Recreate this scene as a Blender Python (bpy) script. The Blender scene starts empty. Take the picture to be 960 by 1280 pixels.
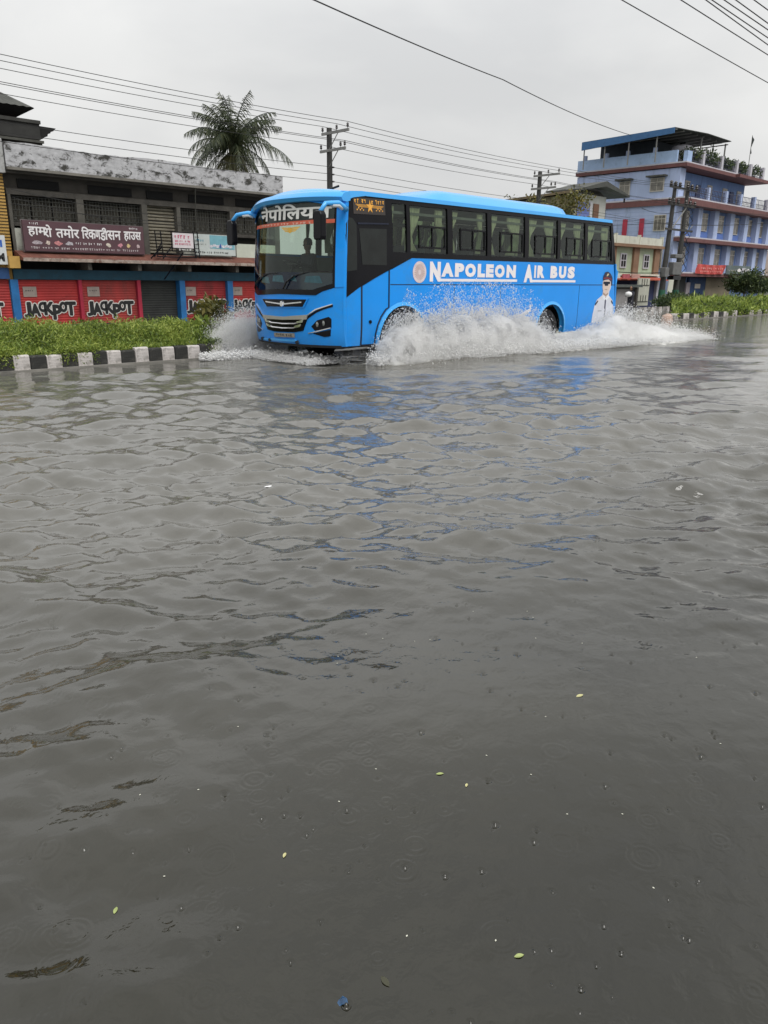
import bpy, bmesh, math, random
import numpy as np
from mathutils import Vector, Matrix
random.seed(7); rng = np.random.default_rng(7)
SC = bpy.context.scene
COL = SC.collection
R = math.radians
# ---------------------------------------------------------------- camera
H = 1.6
yaw, pitch, roll = R(45.5), math.atan((640 - 351.5) / 950.), math.atan(.0085)
h_ = Vector((math.cos(yaw), math.sin(yaw), 0)); Z_ = Vector((0, 0, 1)); r0 = Vector((math.sin(yaw), -math.cos(yaw), 0))
Fw = h_ * math.cos(pitch) - Z_ * math.sin(pitch); U0 = h_ * math.sin(pitch) + Z_ * math.cos(pitch)
Rt = r0 * math.cos(roll) + U0 * math.sin(roll); Up = U0 * math.cos(roll) - r0 * math.sin(roll)
cam = bpy.data.cameras.new('camera'); camo = bpy.data.objects.new('camera', cam); COL.objects.link(camo)
camo.matrix_world = Matrix(((Rt.x, Up.x, -Fw.x, 0), (Rt.y, Up.y, -Fw.y, 0), (Rt.z, Up.z, -Fw.z, H), (0, 0, 0, 1)))
cam.sensor_fit = 'HORIZONTAL'; cam.sensor_width = 36; cam.lens = 36 * 950 / 960.
cam.clip_start = .05; cam.clip_end = 3000
SC.camera = camo
# ---------------------------------------------------------------- world, sun, exposure
SUN_EL, SUN_AZ = R(58), R(-100)          # direction towards the sun: azimuth measured from +X
W = bpy.data.worlds.new('World'); SC.world = W; W.use_nodes = True
nt = W.node_tree; nd = nt.nodes; lk = nt.links
bg = nd['Background']; bg.inputs[1].default_value = 1.0
sky = nd.new('ShaderNodeTexSky'); sky.sky_type = 'NISHITA'; sky.sun_disc = False
sky.sun_elevation = SUN_EL; sky.sun_rotation = R(90) - SUN_AZ; sky.air_density = 2; sky.dust_density = 5
sc1 = nd.new('ShaderNodeMix'); sc1.data_type = 'RGBA'; sc1.blend_type = 'MULTIPLY'; sc1.inputs[0].default_value = 1
lk.new(sky.outputs[0], sc1.inputs[6]); sc1.inputs[7].default_value = (.06, .06, .06, 1)
tc = nd.new('ShaderNodeTexCoord'); mp = nd.new('ShaderNodeMapping'); mp.inputs['Scale'].default_value = (1, 1, 2.2)
lk.new(tc.outputs['Generated'], mp.inputs[0])
n1 = nd.new('ShaderNodeTexNoise'); n1.inputs['Scale'].default_value = 1.9; n1.inputs['Detail'].default_value = 6; n1.inputs['Roughness'].default_value = .5; n1.inputs['Distortion'].default_value = .3
lk.new(mp.outputs[0], n1.inputs[0])
cr = nd.new('ShaderNodeValToRGB'); e = cr.color_ramp.elements
e[0].position = .38; e[0].color = (.435, .439, .444, 1); e[1].position = .62; e[1].color = (.535, .535, .531, 1)
lk.new(n1.outputs[0], cr.inputs[0])
# cloud deck a little brighter overhead, as an overcast sky is
sp = nd.new('ShaderNodeSeparateXYZ'); lk.new(tc.outputs['Generated'], sp.inputs[0])
mr = nd.new('ShaderNodeMapRange'); mr.inputs[1].default_value = .22; mr.inputs[2].default_value = .5; mr.inputs[3].default_value = 1.0; mr.inputs[4].default_value = 1.35
lk.new(sp.outputs[2], mr.inputs[0])
sc2 = nd.new('ShaderNodeMix'); sc2.data_type = 'RGBA'; sc2.blend_type = 'MULTIPLY'; sc2.inputs[0].default_value = 1
lk.new(cr.outputs[0], sc2.inputs[6]); lk.new(mr.outputs[0], sc2.inputs[7])
mx = nd.new('ShaderNodeMix'); mx.data_type = 'RGBA'; mx.inputs[0].default_value = .93
lk.new(sc1.outputs[2], mx.inputs[6]); lk.new(sc2.outputs[2], mx.inputs[7]); lk.new(mx.outputs[2], bg.inputs[0])
sl = bpy.data.lights.new('sun', 'SUN'); sl.energy = 1.5; sl.angle = R(40); sl.color = (1, .985, .96)
so = bpy.data.objects.new('sun', sl); COL.objects.link(so)
so.rotation_euler = Vector((math.cos(SUN_AZ) * math.cos(SUN_EL), math.sin(SUN_AZ) * math.cos(SUN_EL), math.sin(SUN_EL))).to_track_quat('Z', 'Y').to_euler()
SC.view_settings.view_transform = 'Standard'; SC.view_settings.look = 'None'; SC.view_settings.exposure = .7; SC.view_settings.gamma = 1
SC.view_settings.use_curve_mapping = False
SC.cycles.max_bounces = 10; SC.cycles.diffuse_bounces = 6; SC.cycles.volume_bounces = 6; SC.cycles.transparent_max_bounces = 12
# ---------------------------------------------------------------- materials
MATS = {}
def lin(c):
    return tuple(((v / 255.) / 12.92 if v / 255. < .04045 else ((v / 255. + .055) / 1.055) ** 2.4) for v in c)
def pm(name, col, rough=.6, var=.18, scale=2.5, bump=0., dirt=None, metal=0., coat=0., stretch=(1, 1, 1), spec=.5):
    """procedural paint / plaster / metal: base colour with noise variation, optional dirt (colour, low, high, scale), optional bump"""
    if name in MATS: return MATS[name]
    m = bpy.data.materials.new(name); m.use_nodes = True; t = m.node_tree; N = t.nodes; L = t.links
    b = N['Principled BSDF']; b.inputs['Roughness'].default_value = rough; b.inputs['Metallic'].default_value = metal
    b.inputs['Coat Weight'].default_value = coat; b.inputs['Coat Roughness'].default_value = .08; b.inputs['Specular IOR Level'].default_value = spec
    c = N.new('ShaderNodeTexCoord'); mpn = N.new('ShaderNodeMapping'); mpn.inputs['Scale'].default_value = stretch; L.new(c.outputs['Object'], mpn.inputs[0])
    n = N.new('ShaderNodeTexNoise'); n.inputs['Scale'].default_value = scale; n.inputs['Detail'].default_value = 7; n.inputs['Roughness'].default_value = .62; L.new(mpn.outputs[0], n.inputs[0])
    r = N.new('ShaderNodeValToRGB'); el = r.color_ramp.elements
    el[0].position = .3; el[0].color = tuple(v * (1 - var) for v in col) + (1,); el[1].position = .7; el[1].color = tuple(min(1, v * (1 + var)) for v in col) + (1,)
    L.new(n.outputs[0], r.inputs[0]); out = r.outputs[0]
    if dirt:
        dc, lo, hi, ds = dirt
        n2 = N.new('ShaderNodeTexNoise'); n2.inputs['Scale'].default_value = ds; n2.inputs['Detail'].default_value = 9; n2.inputs['Roughness'].default_value = .7; n2.inputs['Distortion'].default_value = .4
        L.new(mpn.outputs[0], n2.inputs[0])
        r2 = N.new('ShaderNodeMapRange'); r2.inputs[1].default_value = lo; r2.inputs[2].default_value = hi; L.new(n2.outputs[0], r2.inputs[0])
        x = N.new('ShaderNodeMix'); x.data_type = 'RGBA'; L.new(r2.outputs[0], x.inputs[0]); L.new(out, x.inputs[6]); x.inputs[7].default_value = tuple(dc) + (1,); out = x.outputs[2]
    L.new(out, b.inputs['Base Color'])
    if bump:
        bn = N.new('ShaderNodeBump'); bn.inputs['Strength'].default_value = bump; bn.inputs['Distance'].default_value = .02
        n3 = N.new('ShaderNodeTexNoise'); n3.inputs['Scale'].default_value = scale * 9; n3.inputs['Detail'].default_value = 4; L.new(mpn.outputs[0], n3.inputs[0]); L.new(n3.outputs[0], bn.inputs['Height']); L.new(bn.outputs[0], b.inputs['Normal'])
    MATS[name] = m; return m
def glass(name, tint, rough=.03, f=1.5):
    if name in MATS: return MATS[name]
    m = bpy.data.materials.new(name); m.use_nodes = True; t = m.node_tree; N = t.nodes; L = t.links
    N.remove(N['Principled BSDF'])
    tr = N.new('ShaderNodeBsdfTransparent'); tr.inputs[0].default_value = tuple(tint) + (1,)
    g = N.new('ShaderNodeBsdfGlossy'); g.inputs['Roughness'].default_value = rough; g.inputs[0].default_value = (.85, .92, .88, 1)
    fr = N.new('ShaderNodeFresnel'); fr.inputs[0].default_value = f
    c = N.new('ShaderNodeTexCoord'); n = N.new('ShaderNodeTexNoise'); n.inputs['Scale'].default_value = 1.6; L.new(c.outputs['Object'], n.inputs[0])
    bn = N.new('ShaderNodeBump'); bn.inputs['Strength'].default_value = .12; bn.inputs['Distance'].default_value = .05; L.new(n.outputs[0], bn.inputs['Height']); L.new(bn.outputs[0], g.inputs['Normal'])
    x = N.new('ShaderNodeMixShader'); L.new(fr.outputs[0], x.inputs[0]); L.new(tr.outputs[0], x.inputs[1]); L.new(g.outputs[0], x.inputs[2])
    L.new(x.outputs[0], N['Material Output'].inputs[0]); MATS[name] = m; return m
M_blue = pm('bus blue paint', (.002, .265, .80), .3, .05, 1.2, bump=.03, dirt=((.06, .20, .36), .56, 1.0, 1.3), coat=.22, spec=.3)
def skirt_film(m):
    t = m.node_tree; N = t.nodes; L = t.links; b = N['Principled BSDF']; src = b.inputs['Base Color'].links[0].from_socket; c = N.new('ShaderNodeTexCoord'); sp_ = N.new('ShaderNodeSeparateXYZ'); L.new(c.outputs['Object'], sp_.inputs[0]); mp_ = N.new('ShaderNodeMapping'); mp_.inputs['Scale'].default_value = (3, 3, .9); L.new(c.outputs['Object'], mp_.inputs[0])
    n = N.new('ShaderNodeTexNoise'); n.inputs['Scale'].default_value = 2.2; n.inputs['Detail'].default_value = 8; L.new(mp_.outputs[0], n.inputs[0]); r = N.new('ShaderNodeMapRange'); r.inputs[1].default_value = 1.25; r.inputs[2].default_value = .35; r.inputs[4].default_value = .38; L.new(sp_.outputs[2], r.inputs[0]); u = N.new('ShaderNodeMath'); u.operation = 'MULTIPLY'; L.new(r.outputs[0], u.inputs[0]); L.new(n.outputs[0], u.inputs[1])
    x = N.new('ShaderNodeMix'); x.data_type = 'RGBA'; L.new(u.outputs[0], x.inputs[0]); L.new(src, x.inputs[6]); x.inputs[7].default_value = (.10, .16, .20, 1); L.new(x.outputs[2], b.inputs['Base Color'])
skirt_film(M_blue)
M_bluelt = pm('bus light blue paint', (.05, .36, .80), .25, .05, 1.2, coat=.3, spec=.4)
M_black = pm('bus gloss black', (.006, .006, .008), .14, .2, 2, spec=.16)
M_rubber = pm('black rubber', (.015, .015, .015), .75, .3, 8)
M_gap = pm('dark gap', (.008, .012, .03), .8, .1)
M_wlet = pm('white vinyl lettering', (.80, .76, .77), .45, .05, 3)
M_pink = pm('pinkish vinyl', (.66, .56, .56), .5, .12, 14)
M_chrome = pm('chrome', (.78, .78, .78), .18, .08, 3, metal=1)
M_silver = pm('silver paint', (.42, .41, .37), .35, .1, 4, metal=.6)
M_curt = pm('pale green curtain', (.66, .70, .48), .9, .2, 5, stretch=(6, 6, .4))
M_seat = pm('seat fabric', (.06, .075, .10), .9, .3, 6)
M_inter = pm('bus interior trim', (.24, .27, .24), .8, .2, 2)
M_floor = pm('bus floor', (.04, .04, .045), .8, .2)
M_glass = glass('tinted green glass', (.76, .83, .74), .02, 1.5)
M_wsgl = glass('windscreen glass', (.70, .80, .74), .01, 1.45)
M_slid = glass('dark sliding glass', (.66, .72, .66), .02, 1.3)
M_dkgl = pm('dark door glass', (.012, .015, .014), .06, .5, 1.5, spec=.32)
M_orange = pm('orange led board lettering', (.75, .36, .05), .5, .15, 20)
M_red = pm('orange red strip', (.55, .10, .05), .5, .1, 10)
M_skin = pm('brown skin', (.24, .13, .08), .6, .1, 8)
M_cloth = pm('dark clothing', (.03, .03, .04), .9, .3, 8)
M_whcl = pm('white cloth', (.7, .7, .7), .85, .1, 8)
M_rim = pm('steel rim', (.32, .32, .33), .4, .25, 9, metal=.5)
M_foam = None
# ---------------------------------------------------------------- mesh helpers
def origin_of(p):
    v = Vector((0, 0, 0))
    while p: v += Vector(p.location); p = p.parent
    return v
class MB:
    def __init__(s): s.v = []; s.f = []
    def add(s, vs, fs):
        k = len(s.v); s.v += [tuple(v) for v in vs]; s.f += [tuple(i + k for i in f) for f in fs]; return s
    def box(s, x0, x1, y0, y1, z0, z1):
        if x0 > x1: x0, x1 = x1, x0
        if y0 > y1: y0, y1 = y1, y0
        if z0 > z1: z0, z1 = z1, z0
        return s.add([(x0, y0, z0), (x1, y0, z0), (x1, y1, z0), (x0, y1, z0), (x0, y0, z1), (x1, y0, z1), (x1, y1, z1), (x0, y1, z1)],
                     [(0, 3, 2, 1), (4, 5, 6, 7), (0, 1, 5, 4), (1, 2, 6, 5), (2, 3, 7, 6), (3, 0, 4, 7)])
    def bar(s, a, b, r, r2=None, n=6):
        a = Vector(a); b = Vector(b); r2 = r if r2 is None else r2; d = (b - a)
        if d.length < 1e-6: return s
        d.normalize(); u = d.orthogonal().normalized(); w = d.cross(u)
        vs = [a + (u * math.cos(2 * math.pi * i / n) + w * math.sin(2 * math.pi * i / n)) * r for i in range(n)] + [b + (u * math.cos(2 * math.pi * i / n) + w * math.sin(2 * math.pi * i / n)) * r2 for i in range(n)]
        return s.add(vs, [(i, (i + 1) % n, n + (i + 1) % n, n + i) for i in range(n)] + [tuple(range(n))[::-1], tuple(range(n, 2 * n))])
    def tube(s, pts, rad, n=6):
        P = [Vector(p) for p in pts]; rr = rad if isinstance(rad, (list, tuple)) else [rad] * len(P); k = len(s.v)
        up = None
        for i, p in enumerate(P):
            d = (P[min(i + 1, len(P) - 1)] - P[max(i - 1, 0)]).normalized()
            if up is None: up = d.orthogonal().normalized()
            up = (up - d * up.dot(d)).normalized(); w = d.cross(up)
            for j in range(n):
                a = 2 * math.pi * j / n; s.v.append(tuple(p + (up * math.cos(a) + w * math.sin(a)) * rr[i]))
        for i in range(len(P) - 1):
            for j in range(n): s.f.append((k + i * n + j, k + i * n + (j + 1) % n, k + (i + 1) * n + (j + 1) % n, k + (i + 1) * n + j))
        s.f.append(tuple(k + j for j in range(n))[::-1]); s.f.append(tuple(k + (len(P) - 1) * n + j for j in range(n))); return s
    def lathe(s, prof, c, axis='y', n=32):
        k = len(s.v); c = Vector(c)
        for (r, a) in prof:
            for j in range(n):
                t = 2 * math.pi * j / n
                s.v.append(tuple(c + (Vector((r * math.cos(t), a, r * math.sin(t))) if axis == 'y' else Vector((r * math.cos(t), r * math.sin(t), a)))))
        for i in range(len(prof) - 1):
            for j in range(n): s.f.append((k + i * n + j, k + i * n + (j + 1) % n, k + (i + 1) * n + (j + 1) % n, k + (i + 1) * n + j))
        return s
    def prism(s, poly, ax, a0, a1):
        """poly in the plane normal to axis ax, extruded between a0 and a1"""
        n = len(poly)
        def P(p, a): return (a, p[0], p[1]) if ax == 'x' else ((p[0], a, p[1]) if ax == 'y' else (p[0], p[1], a))
        return s.add([P(p, a0) for p in poly] + [P(p, a1) for p in poly], [tuple(range(n)), tuple(range(n, 2 * n))[::-1]] + [(i, n + i, n + (i + 1) % n, (i + 1) % n) for i in range(n)])
    def build(s, name, m, parent=None, smooth=False, **kw): return link(name, s.v, s.f, m, parent, smooth, **kw)
def link(name, v, f, m, parent=None, smooth=False, fix=True, bevel=0, **kw):
    o = origin_of(parent) if parent else Vector(kw.pop('loc', (0, 0, 0)))
    me = bpy.data.meshes.new(name); me.from_pydata([tuple(Vector(p) - o) for p in v], [], f)
    if fix:
        b = bmesh.new(); b.from_mesh(me); bmesh.ops.recalc_face_normals(b, faces=b.faces); b.to_mesh(me); b.free()
    me.materials.append(m)
    if smooth:
        me.polygons.foreach_set('use_smooth', [True] * len(me.polygons))
        if smooth != 'all': me.set_sharp_from_angle(angle=R(38))
    ob = bpy.data.objects.new(name, me); COL.objects.link(ob)
    if parent: ob.parent = parent
    else: ob.location = o
    if bevel:
        bv = ob.modifiers.new('bevel', 'BEVEL'); bv.width = bevel; bv.segments = 2; bv.limit_method = 'ANGLE'
    for k, x in kw.items(): ob[k] = x
    return ob
def fast(name, V, F, m, parent=None, smooth=False, **kw):
    """numpy mesh: V (n,3), F (m,k)"""
    o = np.array(origin_of(parent)) if parent else np.zeros(3)
    me = bpy.data.meshes.new(name); n, k = F.shape
    me.vertices.add(len(V)); me.vertices.foreach_set('co', (V - o).astype(np.float32).ravel())
    me.loops.add(n * k); me.loops.foreach_set('vertex_index', F.astype(np.int32).ravel())
    me.polygons.add(n); me.polygons.foreach_set('loop_start', np.arange(0, n * k, k, dtype=np.int32))
    try: me.polygons.foreach_set('loop_total', np.full(n, k, dtype=np.int32))
    except Exception: pass
    if smooth: me.polygons.foreach_set('use_smooth', np.ones(n, dtype=bool))
    me.update(calc_edges=True); me.materials.append(m)
    ob = bpy.data.objects.new(name, me); COL.objects.link(ob)
    if parent: ob.parent = parent
    for q, x in kw.items(): ob[q] = x
    return ob
def root(name, loc, label, cat, group=None):
    o = bpy.data.objects.new(name, None); COL.objects.link(o); o.location = loc; o.empty_display_size = .3
    o['label'] = label; o['category'] = cat
    if group: o['group'] = group
    return o
def tag(o, label, cat, group=None):
    o['label'] = label; o['category'] = cat
    if group: o['group'] = group
    return o
def copy_tree(o, parent=None, skip=()):
    c = o.copy(); COL.objects.link(c); c.parent = parent
    for ch in list(o.children):
        if ch.name.split('.')[0] not in skip: copy_tree(ch, c, skip)
    return c
def sheet(polys, fmap, d0, d1, cx=.3, cz=.25, cuts=True):
    """flat polygons (a,b) cut on a grid and carried onto a curved surface, with real thickness from depth d0 to d1"""
    mb = MB()
    for poly in polys:
        b = bmesh.new(); b.faces.new([b.verts.new((p[0], p[1], 0)) for p in poly]).normal_update()
        bmesh.ops.triangulate(b, faces=b.faces[:])
        xs = [p[0] for p in poly]; zs = [p[1] for p in poly]
        if cuts:
            for ax, lo, hi, st in ((0, min(xs), max(xs), cx), (1, min(zs), max(zs), cz)):
                k = math.floor(lo / st) + 1
                while k * st < hi - 1e-4:
                    co = (k * st, 0, 0) if ax == 0 else (0, k * st, 0); no = (1, 0, 0) if ax == 0 else (0, 1, 0)
                    bmesh.ops.bisect_plane(b, geom=b.verts[:] + b.edges[:] + b.faces[:], plane_co=co, plane_no=no); k += 1
        if d1 is not None:
            r = bmesh.ops.extrude_face_region(b, geom=b.faces[:])
            for v in r['geom']:
                if isinstance(v, bmesh.types.BMVert): v.co.z = 1
        b.verts.ensure_lookup_table()
        vs = [fmap(v.co.x, v.co.y, d0 + ((d1 - d0) if d1 is not None else 0) * v.co.z) for v in b.verts]
        b.verts.index_update(); mb.add(vs, [tuple(v.index for v in f.verts) for f in b.faces]); b.free()
    return mb
def text2d(s, bold=0., w=None, h=None, squeeze=1.):
    """2-D lettering as triangles, islands staggered a little in depth; scaled to width w and cap height h"""
    c = bpy.data.curves.new('t', 'FONT'); c.body = s; c.size = 1; c.offset = bold; c.resolution_u = 3; c.space_character = 1.0
    o = bpy.data.objects.new('t', c); COL.objects.link(o); dg = bpy.context.evaluated_depsgraph_get(); dg.update()
    me = bpy.data.meshes.new_from_object(o.evaluated_get(dg)); bpy.data.objects.remove(o); bpy.data.curves.remove(c)
    V = [list(v.co) for v in me.vertices]; F = [tuple(p.vertices) for p in me.polygons]; bpy.data.meshes.remove(me)
    par = list(range(len(V)))
    def fd(a):
        while par[a] != a: par[a] = par[par[a]]; a = par[a]
        return a
    for f in F:
        for a in f[1:]: par[fd(a)] = fd(f[0])
    ids = {}
    for i, v in enumerate(V): v[2] = (ids.setdefault(fd(i), len(ids)) % 4) * .0007
    x0 = min(v[0] for v in V); x1 = max(v[0] for v in V); y0 = min(v[1] for v in V); y1 = max(v[1] for v in V)
    sx = (w / (x1 - x0)) if w else squeeze; sy = (h / (y1 - y0)) if h else sx
    if h and not w: sx = sy * squeeze
    return [((v[0] - x0) * sx, (v[1] - y0) * sy, v[2]) for v in V], F, (x1 - x0) * sx
def put_text(items, fmap, name, m, parent, off=-.012, fat=0, **kw):
    """items: (text, a, b, width, height, bold, shear) laid on surface fmap(a,b,depth)"""
    mb = MB()
    for (s, a, b, w, h, bold, flip) in items:
        V, F, ww = text2d(s, bold, w, h)
        sh = [(0, 0)] if not fat else [(fat * math.cos(k * .785), fat * math.sin(k * .785)) for k in range(8)] + [(0, 0)]
        for k, (dx, dz) in enumerate(sh): mb.add([fmap(a + flip * v[0] + dx, b + v[1] + dz, off - v[2] - k * .0004) for v in V], F)
    return mb.build(name, m, parent, fix=False, **kw)
def scribble(x0, x1, z0, z1, n, fmap, off=-.01, seed=1):
    """illegible small print: irregular short strokes in a row"""
    rr = random.Random(seed); mb = MB(); x = x0; st = (x1 - x0) / n; h = z1 - z0
    while x < x1 - st * .5:
        w = st * rr.uniform(.35, .8); a = z0 + h * rr.uniform(0, .25); b = z1 - h * rr.uniform(0, .25)
        mb.add([fmap(p[0], p[1], off) for p in ((x, b - h * .22), (x + w, b - h * .22), (x + w, b), (x, b))], [(0, 1, 2, 3)])
        q = x + w * rr.uniform(.1, .6); mb.add([fmap(p[0], p[1], off - .001) for p in ((q, a), (q + w * .35, a), (q + w * .35, b), (q, b))], [(0, 1, 2, 3)])
        if rr.random() < .6: mb.add([fmap(p[0], p[1], off - .002) for p in ((x, a + h * .2), (x + w * .7, a), (x + w * .7, a + h * .2), (x, a + h * .4))], [(0, 1, 2, 3)])
        x += st * (rr.uniform(.85, 1.1) if rr.random() < .85 else 1.6)
    return mb
def skin_body(name, joints, edges, m, parent=None, sub=2, **kw):
    """one continuous body grown over a joint skeleton: joints = [(x,y,z,radius)]"""
    o = origin_of(parent) if parent else Vector((0, 0, 0))
    me = bpy.data.meshes.new(name); me.from_pydata([tuple(Vector(j[:3]) - o) for j in joints], edges, [])
    ob = bpy.data.objects.new(name, me); COL.objects.link(ob)
    sm = ob.modifiers.new('s', 'SKIN'); ss = ob.modifiers.new('u', 'SUBSURF'); ss.levels = sub; ss.render_levels = sub
    if not me.skin_vertices: return ob
    for i, j in enumerate(joints):
        r = j[3]; me.skin_vertices[0].data[i].radius = (r, r) if not isinstance(r, tuple) else r
    me.skin_vertices[0].data[0].use_root = True; sm.use_smooth_shade = True
    dg = bpy.context.evaluated_depsgraph_get(); dg.update(); m2 = bpy.data.meshes.new_from_object(ob.evaluated_get(dg))
    bpy.data.objects.remove(ob); m2.materials.clear(); m2.materials.append(m)
    ob = bpy.data.objects.new(name, m2); COL.objects.link(ob); ob.parent = parent
    for k, x in kw.items(): ob[k] = x
    return ob
def PY(Y): return lambda a, b, d: (a, Y + d, b)      # surface facing the street (-Y)
def PX(X): return lambda a, b, d: (X + d, a, b)      # surface facing -X
# ---------------------------------------------------------------- flood water
def smooth(x, a, b): t = np.clip((x - a) / (b - a), 0, 1); return t * t * (3 - 2 * t)
def vnoise(x, y, seed=0):
    """smooth value noise in numpy"""
    g = np.random.default_rng(seed).random((256, 256)); xi = np.floor(x).astype(int); yi = np.floor(y).astype(int); fx = x - xi; fy = y - yi
    fx = fx * fx * (3 - 2 * fx); fy = fy * fy * (3 - 2 * fy); a = g[xi % 256, yi % 256]; b = g[(xi + 1) % 256, yi % 256]; c = g[xi % 256, (yi + 1) % 256]; d = g[(xi + 1) % 256, (yi + 1) % 256]
    return (a * (1 - fx) + b * fx) * (1 - fy) + (c * (1 - fx) + d * fx) * fy
def fbm(x, y, seed=0, o=4):
    s = 0; a = .5
    for i in range(o): s = s + a * vnoise(x * 2 ** i + 17.3 * i, y * 2 ** i + 5.1 * i, seed + i); a *= .5
    return s / (1 - .5 ** o)
def foam_at(X, Y):
    lo = 10.62 - np.clip(X - 11, -2, 20) * .085; n = fbm(X * 1.5, Y * 3.1, 5)
    near = smooth(Y, lo - .12 + n * .35 - .2, lo + .25 + n * .3 - .2) * (1 - smooth(Y, 11.35, 11.7)) * smooth(X, 10.3, 10.7) * (1 - smooth(X, 20.5, 24))
    back = smooth(X, 19.6, 20.6) * (1 - smooth(X, 21.5, 25)) * smooth(Y, lo + .1, lo + .7) * (1 - smooth(Y, 13.2, 14.6)) * .95
    side = np.exp(-(((X - 9.5) / .85) ** 2 + ((Y - 14.0) / .42) ** 2)) * 1.15 + .9 * smooth(Y, 13.7, 14.0) * (1 - smooth(Y, 14.2, 14.4)) * smooth(X, 9.2, 9.9) * (1 - smooth(X, 24, 28))
    f = np.clip(np.maximum(np.maximum(near, back), side), 0, 1)
    return f * (.55 + .75 * fbm(X * 4, Y * 9, 9)) 
def build_water():
    az = np.concatenate([np.linspace(-180, -37, 36)[:-1], np.linspace(-37, 37, 720), np.linspace(37, 180, 36)[1:-1]])
    dep = np.radians(np.concatenate([[80, 70, 62, 56], np.linspace(53.5, 2.2, 780), [1.6, 1.0, .5, .2, .09]])); r = 1.6 / np.tan(dep)
    A, RR = np.meshgrid(np.radians(az) * -1 + yaw, r); X = RR * np.cos(A); Y = RR * np.sin(A)
    h = np.zeros_like(X); dr = np.gradient(r)[:, None] * np.ones_like(X); rel = A - yaw     # rel>0 is left
    env = smooth(RR + 1.9 * np.clip(rel, -.05, .5) * 3.0, 2.3, 5.6) * (.35 + 1.2 * fbm(X * .45, Y * .45, 31, 3)) * (1 - .5 * smooth(RR, 9, 22))
    for lam, amp, ns in ((2.4, .016, 3), (1.5, .0145, 5), (.95, .0120, 8), (.62, .0094, 12), (.40, .0066, 16), (.24, .0042, 18), (.15, .0021, 14)):
        vis = smooth(lam / dr, 2.2, 4.5)
        for i in range(ns):
            l = lam * rng.uniform(.8, 1.25); a = yaw + rng.normal() * .62
            ph = 2 * np.pi * (X * np.cos(a) + Y * np.sin(a)) / l + rng.uniform(0, 6.28) + 2.6 * vnoise(X * .9 + i, Y * .9, 50 + i)
            w = (0.5 + 0.5 * np.sin(ph)) ** 1.8 - .42
            h += 1.08 * env * vis * amp * w * (.25 + 1.5 * vnoise(X * .8 / lam + 3 * i, Y * .8 / lam, 70 + i) ** 1.5)
    # a long low swell that reaches the calm foreground
    for i in range(5):
        a = rng.uniform(-.5, .5) + yaw; l = rng.uniform(1.3, 2.6); h += .0048 * smooth(RR, .6, 2.2) * np.sin(2 * np.pi * (X * np.cos(a) + Y * np.sin(a)) / l + rng.uniform(0, 6) + 2 * vnoise(X * .7, Y * .7, 90 + i)) * smooth(l / dr, 3, 6)
    for i in range(16):
        a = rng.uniform(0, 6.28); l = rng.uniform(.07, .22); h += .00016 * (l / .1) * np.sin(2 * np.pi * (X * np.cos(a) + Y * np.sin(a)) / l + rng.uniform(0, 6) + 4 * vnoise(X * 2.1, Y * 2.1, 120 + i)) * smooth(l / dr, 3, 5) * (.3 + 1.4 * vnoise(X * 1.2 + i, Y * 1.2, 150 + i))
    # ridge of pushed-up water along the coach and its wake
    ridge = np.exp(-((Y - (10.85 - (X - 11) * .06)) / .3) ** 2) * smooth(X, 9.8, 11) * (1 - smooth(X, 19, 27)); h += ridge * (.03 + .14 * fbm(X * 2.2, Y * 2.5, 12)) * smooth(.6 / dr, .6, 2)
    h += foam_at(X, Y) * .05 * fbm(X * 7, Y * 7, 44) * smooth(.6 / dr, .8, 2)
    # raindrop rings and fresh drop craters
    na = len(az); step = np.radians(74 / 719.)
    def local(cx, cy, rad, fn):
        rr = math.hypot(cx, cy); aa = math.degrees(yaw - math.atan2(cy, cx))
        if abs(aa) > 36: return
        j = int(round(35 + (aa + 37) / 74 * 719)); i = int(np.argmin(np.abs(r - rr))); dj = int(rad / rr / step) + 2; di = int(rad / max(dr[i, 0], -dr[i, 0])) + 2
        sl = (slice(max(i - di, 0), min(i + di + 1, len(r))), slice(max(j - dj, 0), min(j + dj + 1, na))); d = np.hypot(X[sl] - cx, Y[sl] - cy); h[sl] += fn(d)
    def place(): 
        rr = 1.15 + 8.5 * rng.random() ** .95; a = yaw + rng.uniform(-.62, .62); return rr * math.cos(a), rr * math.sin(a), rr
    for i in range(620):
        cx, cy, rr = place(); Rr = rng.uniform(.008, .042) * (1 + .08 * rr); lam = rng.uniform(.011, .019) * (1 + rr * .12); am = rng.uniform(.00025, .0008) * (1 + .12 * rr)
        local(cx, cy, Rr + .04, lambda d: am * np.cos(2 * np.pi * (d - Rr) / lam) * np.exp(-((d - Rr) / (lam * .95)) ** 2))
    for i in range(1500):
        cx, cy, rr = place(); rr = rr; s = rng.uniform(.0020, .0042) * (1 + rr * .22); am = rng.uniform(.5, 1.1) * s
        local(cx, cy, s * 5, lambda d: am * (1.6 * np.exp(-(d / s) ** 2) - .8 * np.exp(-((d - 1.6 * s) / (s * .7)) ** 2)))
    global water_z
    def water_z(cx, cy):
        i = int(np.argmin(np.abs(r - math.hypot(cx, cy)))); j = int(np.clip(round(35 + (math.degrees(yaw - math.atan2(cy, cx)) + 37) / 74 * 719), 0, na - 1)); return float(h[i, j])
    V = np.stack([X, Y, h], -1).reshape(-1, 3); nr = len(r); i, j = np.meshgrid(np.arange(nr - 1), np.arange(na), indexing='ij'); j2 = (j + 1) % na
    F = np.stack([i * na + j, i * na + j2, (i + 1) * na + j2, (i + 1) * na + j], -1).reshape(-1, 4)
    V = np.vstack([V, [[0, 0, 0]]]); c = len(V) - 1
    m = bpy.data.materials.new('muddy flood water'); m.use_nodes = True; t = m.node_tree; N = t.nodes; L = t.links; b = N['Principled BSDF']
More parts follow.
